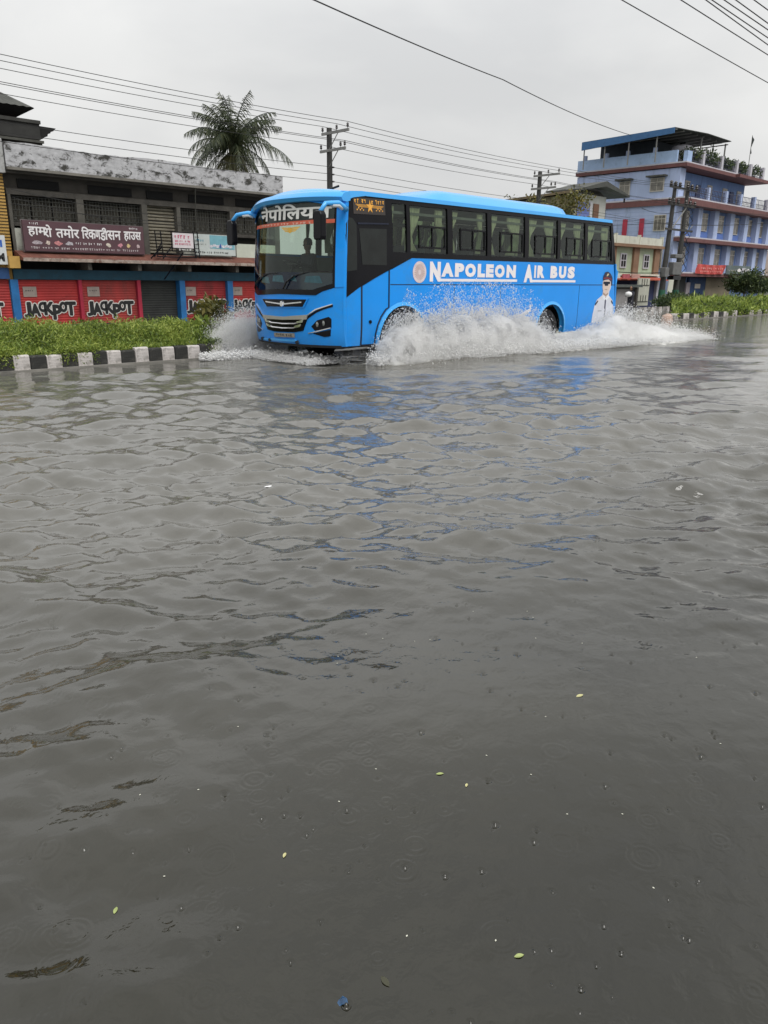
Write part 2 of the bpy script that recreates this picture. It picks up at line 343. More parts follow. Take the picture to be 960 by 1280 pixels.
    b.inputs['IOR'].default_value = 1.64
    g = N.new('ShaderNodeNewGeometry'); at = N.new('ShaderNodeAttribute'); at.attribute_name = 'foam'
    nz = N.new('ShaderNodeTexNoise'); nz.inputs['Scale'].default_value = .5; nz.inputs['Detail'].default_value = 5; L.new(g.outputs['Position'], nz.inputs[0])
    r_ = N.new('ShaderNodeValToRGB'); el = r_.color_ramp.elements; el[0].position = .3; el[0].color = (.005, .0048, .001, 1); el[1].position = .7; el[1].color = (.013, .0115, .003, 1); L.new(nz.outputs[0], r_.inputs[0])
    fz = N.new('ShaderNodeTexNoise'); fz.inputs['Scale'].default_value = 9; fz.inputs['Detail'].default_value = 8; fz.inputs['Roughness'].default_value = .75; L.new(g.outputs['Position'], fz.inputs[0])
    ad = N.new('ShaderNodeMath'); ad.operation = 'ADD'; L.new(at.outputs['Fac'], ad.inputs[0]); L.new(fz.outputs[0], ad.inputs[1])
    fr = N.new('ShaderNodeMapRange'); fr_ = N.new('ShaderNodeMapRange'); fr_.inputs[1].default_value = .82; fr_.inputs[2].default_value = 1.2; L.new(ad.outputs[0], fr_.inputs[0]); gt = N.new('ShaderNodeMath'); gt.operation = 'MULTIPLY'; gt.use_clamp = True; L.new(at.outputs['Fac'], gt.inputs[0]); gt.inputs[1].default_value = 8; fm_ = N.new('ShaderNodeMath'); fm_.operation = 'MULTIPLY'; L.new(fr_.outputs[0], fm_.inputs[0]); L.new(gt.outputs[0], fm_.inputs[1]); L.new(fm_.outputs[0], fr.inputs[0])
    x = N.new('ShaderNodeMix'); x.data_type = 'RGBA'; # brighter reflection on farther water painted in: base colour paler beyond near edge
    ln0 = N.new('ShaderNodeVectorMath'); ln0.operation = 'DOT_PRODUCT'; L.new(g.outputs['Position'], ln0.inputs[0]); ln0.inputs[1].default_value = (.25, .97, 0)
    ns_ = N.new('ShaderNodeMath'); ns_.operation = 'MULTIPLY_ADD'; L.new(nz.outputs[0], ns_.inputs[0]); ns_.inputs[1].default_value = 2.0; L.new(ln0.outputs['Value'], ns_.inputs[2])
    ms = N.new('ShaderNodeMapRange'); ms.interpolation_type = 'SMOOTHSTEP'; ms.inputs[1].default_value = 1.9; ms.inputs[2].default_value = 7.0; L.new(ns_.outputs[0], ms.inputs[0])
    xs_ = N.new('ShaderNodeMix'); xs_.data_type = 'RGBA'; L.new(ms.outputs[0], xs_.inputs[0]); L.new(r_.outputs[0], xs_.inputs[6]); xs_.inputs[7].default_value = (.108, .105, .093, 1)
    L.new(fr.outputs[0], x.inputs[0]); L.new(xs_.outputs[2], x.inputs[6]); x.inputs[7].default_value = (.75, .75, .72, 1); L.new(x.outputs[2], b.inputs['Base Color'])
    rm = N.new('ShaderNodeMapRange'); rm.inputs[3].default_value = .07; rm.inputs[4].default_value = .8; L.new(fr.outputs[0], rm.inputs[0]); L.new(rm.outputs[0], b.inputs['Roughness'])
    b1 = N.new('ShaderNodeBump'); b1.inputs['Strength'].default_value = 1; b1.inputs['Distance'].default_value = .0035
    w1 = N.new('ShaderNodeTexNoise'); w1.inputs['Scale'].default_value = 16; w1.inputs['Detail'].default_value = 3; w1.inputs['Distortion'].default_value = .4; L.new(g.outputs['Position'], w1.inputs[0]); L.new(w1.outputs[0], b1.inputs['Height'])
    b2 = N.new('ShaderNodeBump'); b2.inputs['Strength'].default_value = 1; b2.inputs['Distance'].default_value = .02
    w2 = N.new('ShaderNodeTexNoise'); w2.inputs['Scale'].default_value = 3.2; w2.inputs['Detail'].default_value = 4; w2.inputs['Distortion'].default_value = .6; L.new(g.outputs['Position'], w2.inputs[0])
    # the coarse ripple only where the coach has stirred the water
    ln = N.new('ShaderNodeVectorMath'); ln.operation = 'LENGTH'; L.new(g.outputs['Position'], ln.inputs[0]); mr2 = N.new('ShaderNodeMapRange'); mr2.inputs[1].default_value = 3; mr2.inputs[2].default_value = 9; L.new(ln.outputs['Value'], mr2.inputs[0])
    mu = N.new('ShaderNodeMath'); mu.operation = 'MULTIPLY'; L.new(w2.outputs[0], mu.inputs[0]); L.new(mr2.outputs[0], mu.inputs[1]); L.new(mu.outputs[0], b2.inputs['Height']); L.new(b1.outputs[0], b2.inputs['Normal']); L.new(b2.outputs[0], b.inputs['Normal'])
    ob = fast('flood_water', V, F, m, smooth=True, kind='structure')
    fa = ob.data.attributes.new('foam', 'FLOAT', 'POINT'); fo = np.append(foam_at(X, Y).ravel(), 0).astype(np.float32); fa.data.foreach_set('value', fo)
build_water()
MB().add([(-1500, -1500, -1.2), (1500, -1500, -1.2), (1500, 1500, -1.2), (-1500, 1500, -1.2)], [(0, 1, 2, 3)]).build('ground', pm('wet road bed', (.05, .048, .042), .9, .2, .4), fix=False, kind='structure')
MB().add([(-40, 3, -.25), (90, 3, -.25), (90, 14.2, -.25), (-40, 14.2, -.25)], [(0, 1, 2, 3)]).build('road', pm('wet asphalt', (.045, .045, .045), .8, .2, 3), fix=False, kind='structure')
# ---------------------------------------------------------------- medians with painted kerb stones
M_kw = pm('kerb white paint', (.47, .44, .42), .85, .2, 3, bump=.6, dirt=((.09, .085, .07), .48, .68, 5))
M_kb = pm('kerb black paint', (.022, .022, .02), .85, .3, 4, bump=.5, dirt=((.13, .12, .10), .54, .74, 5))
M_soil = pm('median soil', (.07, .055, .035), .95, .3, 2)
M_conc = pm('weathered concrete', (.20, .19, .17), .9, .25, 1.4, bump=.3, dirt=((.05, .05, .045), .5, .8, 2))
def median(name, y0, y1, xs, x0, x1, pitch, fill, gap_after=None):
    s = MB().prism([(x0, y0 + .16), (x1, y0 + .16), (x1, y1), (x0 + (5.8 if x0 > 30 else 0), y1)], 'z', -.3, .24).build(name, M_soil, kind='structure')
    MB().box(x0, x1, y0 - .07, y0 + .1, -.3, .035).build('kerb_footing', M_conc, s)
    cache = {}
    x = xs; k = 0
    while x < x1 - pitch and k < 280:
        if not (gap_after and any(a < x < b for a, b in gap_after)):
            c = k % 2; j = random.randrange(3)
            if (c, j) not in cache:
                mb = MB(); w = pitch - .012; q = .012 * j
                mb.prism([(0, -.05), (.16, -.05), (.16, .30 - q), (.035, .30 - q), (.006, .275 - q)], 'x', 0, w)
                ob = mb.build('kerb_stone', (M_kw, M_kb)[c], s, bevel=.008); cache[(c, j)] = ob
            else:
                ob = cache[(c, j)].copy(); COL.objects.link(ob); ob.parent = s
            ob.location.x = x; ob.location.y = y0 + random.uniform(-.018, .018); ob.location.z = random.uniform(-.014, .012); ob.rotation_euler = (random.uniform(-.03, .03), random.uniform(-.015, .015), random.uniform(-.02, .02))
        x += pitch; k += 1
    return s
median('median_strip', 14.26, 16.6, 4.84 - .2875 * 14, 0.6, 19.5, .2875, 'left')
median('median_strip_right', 16.3, 19.2, 34.3, 34.25, 110, .56, 'right', gap_after=[(41.4, 42.9)])
def leaf_mat(name, c1, c2, c3):
    m = bpy.data.materials.new(name); m.use_nodes = True; t = m.node_tree; N = t.nodes; L = t.links; b = N['Principled BSDF']
    g = N.new('ShaderNodeNewGeometry'); o = N.new('ShaderNodeTexNoise'); o.inputs['Scale'].default_value = 1.1; o.inputs['Detail'].default_value = 5; L.new(g.outputs['Position'], o.inputs[0])
    mx_ = N.new('ShaderNodeMath'); mx_.operation = 'MULTIPLY_ADD'; L.new(g.outputs['Random Per Island'], mx_.inputs[0]); mx_.inputs[1].default_value = .5; L.new(o.outputs[0], mx_.inputs[2])
    r = N.new('ShaderNodeValToRGB'); el = r.color_ramp.elements; el[0].position = .45; el[0].color = tuple(c1) + (1,); el[1].position = 1.0; el[1].color = tuple(c3) + (1,); q = el.new(.72); q.color = tuple(c2) + (1,)
    L.new(mx_.outputs[0], r.inputs[0]); L.new(r.outputs[0], b.inputs['Base Color']); b.inputs['Roughness'].default_value = .55
    try: b.inputs['Subsurface Weight'].default_value = 0
    except Exception: pass
    tl = N.new('ShaderNodeBsdfTranslucent'); L.new(r.outputs[0], tl.inputs[0]); mxs = N.new('ShaderNodeMixShader'); mxs.inputs[0].default_value = .3
    L.new(b.outputs[0], mxs.inputs[1]); L.new(tl.outputs[0], mxs.inputs[2]); L.new(mxs.outputs[0], N['Material Output'].inputs[0]); return m
M_grass = leaf_mat('lush low foliage', (.03, .05, .008), (.15, .225, .03), (.34, .40, .085))
M_leafd = leaf_mat('dark tree leaves', (.018, .035, .014), (.04, .07, .022), (.09, .12, .03))
M_palm = leaf_mat('palm leaflets', (.018, .028, .014), (.042, .06, .028), (.10, .11, .05))
M_palmdry = leaf_mat('old drooping palm leaves', (.030, .038, .014), (.065, .07, .025), (.12, .11, .045))
M_bark = pm('bark', (.10, .08, .06), .9, .3, 6, bump=.4)
def leaves(P, D, wid, ln):
    """quads (diamond leaves) at P with length direction D"""
    n = len(P); s = rng.normal(size=(n, 3)); s -= (s * D).sum(1)[:, None] * D; s /= np.linalg.norm(s, axis=1)[:, None] + 1e-9
    wv = s * (wid * .5)[:, None]; lv = D * ln[:, None]
    V = np.stack([P, P + lv * .5 + wv, P + lv, P + lv * .5 - wv], 1).reshape(-1, 3); F = np.arange(4 * n).reshape(-1, 4); return V, F
def dirs(n, up): 
    d = rng.normal(size=(n, 3)); d[:, 2] += up; return d / np.linalg.norm(d, axis=1)[:, None]
def ground_cover(name, x0, x1, y0, y1, z0, hfun, n, size, label=None):
    x = rng.uniform(x0, x1, n); y = y0 + (y1 - y0) * rng.random(n) ** 1.3; kp = x > x0 + (y - y0) * (2.0 if x0 > 30 else 0); x, y = x[kp], y[kp]; n = len(x); top = hfun(x, y); z = z0 + (top - z0) * rng.random(n) ** .6
    P = np.stack([x, y, z], 1); V, F = leaves(P, dirs(n, .55), size * rng.uniform(.15, .5, n), size * rng.uniform(.5, 1.3, n) * (1 + 1.1 * (rng.random(n) < .12)))
    # trailing shoots that hang over the kerb
    k = n // 5; xs = rng.uniform(x0, x1, k); keep = vnoise(xs * 1.9, xs * 0, 77) > .34; xs = xs[keep]; k = len(xs); zz = rng.uniform(.08, .42, k) ; P2 = np.stack([xs, y0 - rng.uniform(.0, .10, k), zz], 1)
    V2, F2 = leaves(P2, dirs(k, -.3), size * .35 * np.ones(k), size * .8 * np.ones(k))
    return fast(name, np.vstack([V, V2]), np.vstack([F, F2 + len(V)]), M_grass, kind='stuff')
ground_cover('ground_cover_plants', .6, 11.5, 14.36, 16.7, .22, lambda x, y: .26 + (.12 + .52 * fbm(x * 1.9, y * 1.9, 3) + .22 * vnoise(x * 5, y * 5, 4) * vnoise(x * 1.3, y, 8)) * smooth(y, 14.2, 15.3) * (1 - .5 * smooth(x, 8.6, 10.2)), 112000, .066)
ground_cover('ground_cover_plants', 34.6, 100, 16.4, 19.2, .22, lambda x, y: .3 + (.35 + .40 * fbm(x * .5, y * .9, 6)) * smooth(y, 16.2, 17.6) * smooth(x, 34.2, 37.5), 70000, .17)
# ---------------------------------------------------------------- the coach
BY0, BY1, YC, BXR = 11.22, 14.12, 12.67, 20.05
def xf(y, z):
    t = min(abs((y - 12.67) / 1.45), 1)
    return 9.55 + .38 * t ** 2.6 + (.12 * ((z - 1.35) / 1.7) ** 1.3 if z > 1.35 else 0) + (.06 * ((.62 - z) / .3) ** 2 if z < .62 else 0)
def FM(a, b, d): return (xf(a, b) + d, a, b)                       # front surface: a = y, b = z
def tum(z): return .07 * max(0, (z - 1.9) / 1.25) ** 2 + .03 * max(0, (.9 - z) / .5) ** 2
def SM(a, b, d): return (a, BY0 + d + tum(b) + .02 * max(0, (10.15 - a) / .2) ** 2 * (a < 10.15), b)   # near side: a = x, b = z
def SF(a, b, d): return (a, BY1 - d - tum(b), b)                   # far side
def xr(z): return 20.05 - .42 * max(0, (z - .9) / 2.3) ** 1.6
def RM(a, b, d): return (xr(b) - d, a, b)                          # rear
bus = root('coach_bus', (15, 12.67, 0), 'bright blue air conditioned coach ploughing through the flooded road with white lettering on its side', 'bus')
def arch(cx, cz, r, zb, n=14, a_off=0):
    a0 = math.asin((zb - cz) / r); return [(cx - r * math.cos(a0 + (math.pi - 2 * a0) * i / n), cz + r * math.sin(a0 + (math.pi - 2 * a0) * i / n)) for i in range(n + 1)]
zb = .37; A1 = arch(11.53, .45, .68, zb); A2 = arch(16.88, .45, .63, zb)
doorcut = [(11.12, 1.80), (11.12, 1.10)] + [p for p in arch(11.53, .45, .80, zb) if p[0] < 11.12][::-1]
# near side, front quarter ahead of the door
sheet([[(9.93, .38), (10.355, .38), (10.355, 1.50), (10.12, 1.38), (9.96, 1.27), (9.93, 1.27)]], SM, 0, .05).build('front_quarter_panel', M_blue, bus, 'a')
dpoly = [(10.385, .40)] + [(p[0] - .0, p[1]) for p in doorcut[::-1]] + [(10.385, 1.525)]
dz = [p for p in arch(11.53, .45, .80, zb + .03) if p[0] < 11.10]
door = sheet([[(10.385, .40)] + dz + [(11.10, 1.10), (11.10, 1.80), (10.75, 1.665), (10.385, 1.50)]], SM, .004, .05, .1).build('passenger_door', M_blue, bus, 'a')
MB().tube([SM(10.60, .83, -.015), SM(10.60, .83, .02)], .035, 10).build('door_lock', M_black, door)
dz2 = [p for p in arch(11.53, .45, .77, zb) if p[0] < 11.13]
lowA = [p for p in A1 if p[0] > 0]
side = [(11.13, 1.10)] + dz2[::-1] + A1[0:1] + A1 + A2 + [(BXR, .40), (19.99, 1.0), (19.86, 1.6), (19.76, 2.09), (11.76, 2.055), (11.13, 1.805)]
# split at the arches so every piece stays simple
p1 = [(11.135, 1.12)] + dz2[::-1] + A1 + [(14.2, zb), (14.2, 2.06), (11.76, 2.055), (11.135, 1.805)]
p2 = [(14.2, zb)] + A2 + [(20.05, .40), (20.01, .9), (19.93, 1.3), (19.84, 1.7), (19.74, 2.085), (14.2, 2.06)]
sheet([p1, p2], SM, 0, .05).build('side_panel', M_blue, bus, 'a')
# wheel arch lips
for cx, r in ((11.53, .68), (16.88, .63)):
    out = arch(cx, .45, r + .075, zb); inn = arch(cx, .45, r, zb)
    mb = MB()
    for i in range(len(out) - 1): mb.add([SM(*inn[i], -.03), SM(*inn[i + 1], -.03), SM(*out[i + 1], -.008), SM(*out[i], -.008), SM(*inn[i], .12), SM(*inn[i + 1], .12)], [(0, 1, 2, 3), (0, 4, 5, 1)])
    mb.build('wheel_arch_lip', M_bluelt, bus, 'a')
# dark wheel wells and floor pan
for a_, b_, c_ in ((10.7, 12.4, 1.25), (16.1, 17.7, 1.2)):
    MB().box(a_, b_, 11.75, 11.8, .42, c_).box(a_, b_, 11.27, 11.75, c_ - .03, c_).box(a_, a_ + .03, 11.27, 11.75, .42, c_ - .03).box(b_ - .03, b_, 11.27, 11.75, .42, c_ - .03).build('wheel_well', M_rubber, bus)
MB().box(9.98, 19.9, 11.7, 13.7, .38, .46).build('underbody', M_rubber, bus)
# seams, rub strip, lower skirt line
sheet([[(11.15, 1.530), (19.9, 1.545), (19.9, 1.560), (11.15, 1.545)]], SM, -.004, .0, .6).build('body_seam', M_gap, bus)
for a, b in (((10.355, .38), (10.385, 1.52)),): sheet([[(10.35, .38), (10.392, .38), (10.392, 1.53), (10.35, 1.51)]], SM, -.004, .01).build('door_gap', M_gap, bus)
gp = [(11.09, 1.80), (11.09, 1.10)] + dz[::-1] ; gq = [p for p in dz2] + [(11.14, 1.10), (11.14, 1.82)]
mb = MB(); n_ = min(len(gp), 40)
outl = dz + [(11.10, 1.10), (11.10, 1.82)]; mb.tube([SM(p[0] + .012, p[1], .0) for p in outl], .017, 4); mb.tube([SM(10.39, .385, 0), SM(10.83, .385, 0)], .014, 4); mb.build('door_gap', M_gap, bus)
for x in (13.1, 14.75, 18.1): sheet([[(x, .42), (x + .012, .42), (x + .012, 1.53), (x, 1.53)]], SM, -.003, .0, 2).build('panel_joint', M_gap, bus)
# black glazing band: rails, pillars and the big front panel
sheet([[(11.76, 2.055), (19.74, 2.085), (19.72, 2.17), (11.2, 2.155), (11.2, 1.84)]], SM, -.006, .04, .5).build('window_rail', M_black, bus, 'a')
sheet([[(11.1, 3.055), (19.55, 3.065), (19.54, 3.15), (10.9, 3.14)]], SM, -.006, .04, .5).build('window_rail', M_black, bus, 'a')
PW = [(11.21, 11.62), (11.72, 12.86), (13.02, 14.20), (14.35, 15.62), (15.78, 16.99), (17.12, 18.24), (18.37, 19.62)]
for i in range(len(PW)):
    x0 = PW[i][1]; x1 = PW[i + 1][0] if i < 6 else 19.72
    sheet([[(x0, 2.15), (x1, 2.15), (x1 - (.12 if i == 6 else 0), 3.06), (x0 - (.10 if i == 6 else 0), 3.06)]], SM, -.004, .05, 2, .2).build('window_pillar', M_black, bus, 'a')
fp = [(9.965, 1.29), (10.29, 1.475), (11.1, 1.815), (11.215, 1.86), (11.215, 3.13), (10.9, 3.125), (10.35, 3.13), (10.2, 3.07), (9.985, 2.93)]
fpanel = sheet([fp], SM, -.006, .04, .2, .2).build('black_front_panel', M_black, bus, 'a')
sheet([[(9.995, 1.77), (10.24, 1.80), (10.25, 2.62), (10.16, 2.72), (9.995, 2.74)]], SM, -.012, .0).build('quarter_window', M_dkgl, bus, 'a')
sheet([[(10.38, 1.90), (11.03, 1.90), (11.04, 2.57), (10.31, 2.55)]], SM, -.012, .0).build('door_window', M_dkgl, bus, 'a')
sheet([[(10.28, 2.62), (11.10, 2.655), (11.10, 2.68), (10.28, 2.65)]], SM, -.02, .0).build('door_rail', M_gap, bus)
led = sheet([[(10.19, 2.80), (11.02, 2.82), (11.02, 3.11), (10.19, 3.09)]], SM, -.014, 0).build('display_board', pm('display board', (.03, .022, .018), .35, .2), bus)
scribble(10.22, 10.58, 2.985, 3.075, 5, SM, -.018, 61).build('display_lettering', M_orange, led, fix=False); scribble(10.65, 11.0, 2.99, 3.08, 5, SM, -.018, 62).build('display_lettering', M_orange, led, fix=False)
mb = MB()
for k in range(3): mb.add([SM(*p, -.018) for p in ((10.24 + k * .03, 2.975 - k * .018), (10.60, 2.975 - k * .018), (10.60, 2.966 - k * .018), (10.25 + k * .03, 2.966 - k * .018))], [(0, 1, 2, 3)]); mb.add([SM(*p, -.018) for p in ((10.63, 2.975 - k * .018), (10.98 - k * .03, 2.975 - k * .018), (10.97 - k * .03, 2.966 - k * .018), (10.63, 2.966 - k * .018))], [(0, 1, 2, 3)])
st = [(10.615 + (.10 if i % 2 == 0 else .04) * math.sin(i * math.pi / 5), 2.945 + (.125 if i % 2 == 0 else .05) * math.cos(i * math.pi / 5)) for i in range(10)]
mb.add([SM(*p, -.0195) for p in st] + [SM(10.615, 2.945, -.0195)], [(i, (i + 1) % 10, 10) for i in range(10)])
for (cx, cz) in ((10.36, 2.875), (10.86, 2.885)):
    for k in range(5): mb.add([SM(cx - .09 + k * .04 + q[0], cz + (.02 if k % 2 else -.01) + q[1], -.018) for q in ((0, 0), (.028, .006), (.022, .03), (-.004, .02))], [(0, 1, 2, 3)])
mb.build('display_emblem', M_orange, led)
# panes with sliding frames and curtains behind
for i, (a, b) in enumerate(PW):
    bt = 2.15; tp = 3.06; s = .12 if i == 6 else 0
    pane = sheet([[(a, bt), (b, bt), (b - s, tp), (a, tp)]], SM, .022, None, .4, .3).build('window_pane', M_glass, bus, 'all')
    if i:
        L0 = {1: 11.98, 2: 13.28, 3: 14.68, 4: 16.04, 5: 17.40, 6: 18.6}[i]; L1 = {1: 12.80, 2: 14.14, 3: 15.56, 4: 16.92, 5: 18.20, 6: 19.52}[i]
        f = MB(); z0, z1 = 2.25, 2.69; w = .035
        for q in ([(L0, z0), (L1, z0), (L1, z0 + w), (L0, z0 + w)], [(L0, z1 - w), (L1, z1 - w), (L1, z1), (L0, z1)], [(L0, z0), (L0 + w, z0), (L0 + w, z1), (L0, z1)], [(L1 - w, z0), (L1, z0), (L1, z1), (L1 - w, z1)], [((L0 + L1) / 2 - .016, z0), ((L0 + L1) / 2 + .016, z0), ((L0 + L1) / 2 + .016, z1), ((L0 + L1) / 2 - .016, z1)]):
            m_ = sheet([q], SM, .002, .03, 2, 2); f.add(m_.v, m_.f)
        f.build('sliding_frame', M_black, pane)
        sheet([[(L0 + w, z0 + w), (L1 - w, z0 + w), (L1 - w, z1 - w), (L0 + w, z1 - w)]], SM, .034, None, 2, 2).build('sliding_pane', M_slid, pane)
    def curtain(xa, xb, xc, side_y, sgn, tie):
        n = 15; mb = MB(); zs = [3.02, 2.85, 2.68, 2.5, 2.35, 2.2]; V = []
        for j, z in enumerate(zs):
            k = j / 5.; pin = math.exp(-((k - tie) / .25) ** 2)
            for q in range(n):
                u = q / (n - 1.); x = xa + (xb - xa) * u * (1 - .55 * pin); V.append((x, side_y + sgn * (.14 + .022 * math.sin(u * 26 + j * .4) + .02 * k), z))
        mb.add(V, [(j * n + q, j * n + q + 1, (j + 1) * n + q + 1, (j + 1) * n + q) for j in range(5) for q in range(n - 1)]); return mb
    w = (b - a); t = random.uniform(.5, .8)
    curtain(a + .02, a + w * random.uniform(.24, .50), 0, BY0 + .02, 1, t).build('curtain', M_curt, bus, 'all')
    if i: curtain(b - .03, b - w * random.uniform(.18, .46), 0, BY0 + .02, 1, t).build('curtain', M_curt, bus, 'all')
    # far side glazing and curtains let the light of the other side in
    sheet([[(a, bt), (b, bt), (b - s, tp), (a, tp)]], SF, .022, None, .4, .3).build('window_pane', M_glass, bus, 'all')
    sheet([[(b, bt), (b + .14, bt), (b + .14 - s, tp), (b - s, tp)]], SF, 0, .05, 2, .3).build('window_pillar', M_black, bus)
    curtain(a + .02, a + w * .30, 0, BY1 - .02, -1, t).build('curtain', M_curt, bus, 'all')
sheet([[(10.0, .37), (20.05, .40), (19.74, 2.15), (10.0, 2.15)]], SF, 0, .05, .8, .4).build('side_panel', M_blue, bus, 'a')
sheet([[(9.98, 2.15), (11.21, 2.15), (11.21, 3.14), (9.98, 3.0)]], SF, .02, None, .5, .5).build('driver_window', M_glass, bus, 'all')
sheet([[(9.98, 3.055), (19.55, 3.065), (19.54, 3.15), (9.98, 3.14)]], SF, 0, .05, 1, .5).build('window_rail', M_black, bus, 'a')
# interior: floor, inner walls, ceiling, seats
MB().box(9.9, 19.7, 11.3, 14.0, 1.02, 1.08).build('cabin_floor', M_floor, bus)
MB().box(10.2, 19.5, 11.45, 13.9, 3.10, 3.13).box(10.3, 19.45, 11.36, 11.72, 2.88, 2.93).box(10.3, 19.45, 13.62, 13.98, 2.88, 2.93).build('cabin_ceiling', M_inter, bus)
MB().box(11.0, 19.6, 11.28, 11.32, 1.1, 2.1).box(9.98, 19.6, 14.0, 14.04, 1.1, 2.1).build('inner_wall', M_inter, bus)
sm_ = None
for r_ in range(10):
    for yy in (11.62, 12.12, 13.2, 13.68):
        x = 11.75 + r_ * .79
        if sm_ is None:
            mb = MB().box(x, x + .45, yy - .22, yy + .22, 1.42, 1.54); mb.prism([(x + .38, 1.5), (x + .50, 1.5), (x + .62, 2.28), (x + .60, 2.34), (x + .52, 2.34), (x + .49, 2.28)], 'y', yy - .21, yy + .21).box(x + .1, x + .3, yy - .1, yy + .1, 1.08, 1.43)
            sm_ = mb.build('seat', M_seat, bus, bevel=.03); base = (x, yy)
        else:
            c = sm_.copy(); COL.objects.link(c); c.parent = bus; c.location.x = x - base[0]; c.location.y = yy - base[1]
# front: lower blue mask, windscreen, brow
ye0, ye1 = BY0 + .005, BY1 - .005
low = [(ye0, .38), (11.7, .36), (12.3, .38), (13.1, .38), (13.7, .36), (ye1, .36), (ye1, 1.36), (13.71, 1.30), (12.7, 1.34), (11.75, 1.33), (11.62, 1.40), (11.37, 1.48), (ye0 + .0, 1.50)]
sheet([low], FM, 0, .05, .12, .15).build('front_mask', M_blue, bus, 'a')
sheet([[(11.37, 1.485), (11.62, 1.405), (11.75, 1.335), (12.7, 1.345), (13.71, 1.305), (14.03, 1.36), (14.03, 1.72), (12.67, 1.76), (11.37, 1.74)]], FM, .004, None, .15, .2).build('windscreen_base', pm('deep blue cowl', (.006, .018, .09), .12, .3, 3, coat=.5), bus, 'a')
ws = sheet([[(11.375, 1.49), (11.62, 1.41), (11.75, 1.34), (12.7, 1.35), (13.71, 1.31), (14.05, 1.36), (13.98, 2.85), (13.3, 3.03), (12.67, 3.07), (11.9, 3.05), (11.40, 2.99)]], FM, -.008, None, .12, .2).build('windscreen', M_wsgl, bus, 'all')
mbs = sheet([[(11.39, 2.66), (13.96, 2.62), (13.94, 2.85), (13.3, 3.03), (12.67, 3.07), (11.9, 3.05), (11.40, 2.99)]], FM, .01, None, .12, .2); mbs.build('windscreen_banner', pm('banner black', (.010, .014, .018), .3, .2), ws, 'a')
for pl in ([(11.37, 1.50), (11.42, 1.47), (11.44, 2.97), (11.39, 2.99)], [(13.97, 1.38), (14.05, 1.36), (13.98, 2.85), (13.91, 2.87)], [(11.37, 1.485), (11.62, 1.405), (11.75, 1.335), (12.7, 1.345), (13.71, 1.305), (14.05, 1.36), (14.05, 1.42), (13.71, 1.40), (12.7, 1.44), (11.8, 1.43), (11.65, 1.48), (11.37, 1.56)]):
    sheet([pl], FM, -.013, .02, .15, .2).build('windscreen_seal', M_black, bus, 'a')
# dashboard seen through the glass, pale papers on it
MB().box(9.95, 10.35, 11.45, 13.9, 1.55, 1.74).build('dashboard', pm('dashboard trim', (.16, .22, .20), .6, .2), bus, bevel=.03)
mb = MB()
for a, b, c, d in ((11.62, 12.02, 1.55, 1.68), (12.22, 12.40, 1.58, 1.69), (12.60, 13.0, 1.56, 1.69), (13.1, 13.45, 1.54, 1.66)):
    q = sheet([[(a, c), (b, c + .02), (b - .03, d), (a + .06, d + .01)]], FM, -.0, None, .2, 1); mb.add(q.v, q.f)
mb.build('cowl_paper', pm('pale blue paper', (.12, .30, .44), .6, .3, 12), bus)
put_text([('न', 0, 0, 0, 0, 0, 1)][:0] or [('नेपोिलयन', 13.50, 2.715, 2.02, .285, .028, -1)], FM, 'banner_lettering', pm('silver lettering', (.72, .72, .68), .35, .06, 10), bus, -.02)
sheet([[(11.42, 2.63), (13.84, 2.60), (13.80, 2.665), (11.42, 2.70)]], FM, -.015, None, .12, 1).build('windscreen_strip', M_red, bus)
scribble(11.9, 13.7, 2.622, 2.665, 17, FM, -.019, 4).build('strip_print', pm('pale print', (.75, .45, .35), .6), bus, fix=False)
wing = MB()
for s_ in (-1, 1):
    for k in range(3): wing.add([FM(12.43 + s_ * p[0], p[1], -.016 - k * .001) for p in ((.03, 2.575 - k * .03), (.29 - k * .05, 2.585 - k * .03), (.25 - k * .05, 2.562 - k * .03), (.03, 2.55 - k * .03))], [(0, 1, 2, 3)])
wing.add([FM(12.43 + .06 * math.cos(a * .785), 2.525 + .055 * math.sin(a * .785), -.02) for a in range(8)], [tuple(range(8))])
wing.build('windscreen_emblem', pm('yellow emblem', (.62, .36, .04), .5, .1), bus, fix=False)
for P in ([(12.56, 1.44), (12.45, 1.58), (12.24, 1.69), (11.92, 1.76), (11.56, 1.77), (11.42, 1.75)], [(13.80, 1.44), (13.73, 1.53), (13.44, 1.65), (13.17, 1.72), (12.80, 1.74)]):
    w = MB().tube([FM(p[0], p[1], -.05) for p in P[:3]], .014, 5).build('wiper', M_black, bus); MB().tube([FM(p[0], p[1], -.03) for p in P[1:]], .010, 4).build('wiper_blade', M_rubber, w)
# A-pillars and brow
MB().tube([SM(9.975, .42, .03)] + [(xf(BY0 + .02, z) + .035, BY0 + .045 + tum(z), z) for z in (.7, 1.0, 1.3, 1.7, 2.1, 2.5, 2.8, 2.98)], .05, 8).build('corner_pillar', M_blue, bus, 'all')
sheet([[(11.225, 1.49), (11.375, 1.48), (11.40, 3.0), (11.25, 3.0)]], FM, -.014, .05, .06, .2).build('front_pillar', M_blue, bus, 'a')
MB().tube([(xf(BY1 - .04, z) + .04, BY1 - .05 - tum(z), z) for z in (.42, .7, 1.0, 1.3, 1.7, 2.1, 2.5, 2.8, 2.9)], .05, 8).build('corner_pillar', M_blue, bus, 'all')
def roofz(x, y):
    t = min(1, abs((y - YC) / 1.40)); return 3.14 + .15 * (1 - t ** 2.4) - .02 * max(0, (x - 19.2) / .4) 
V = []; F = []; nx, ny = 46, 25
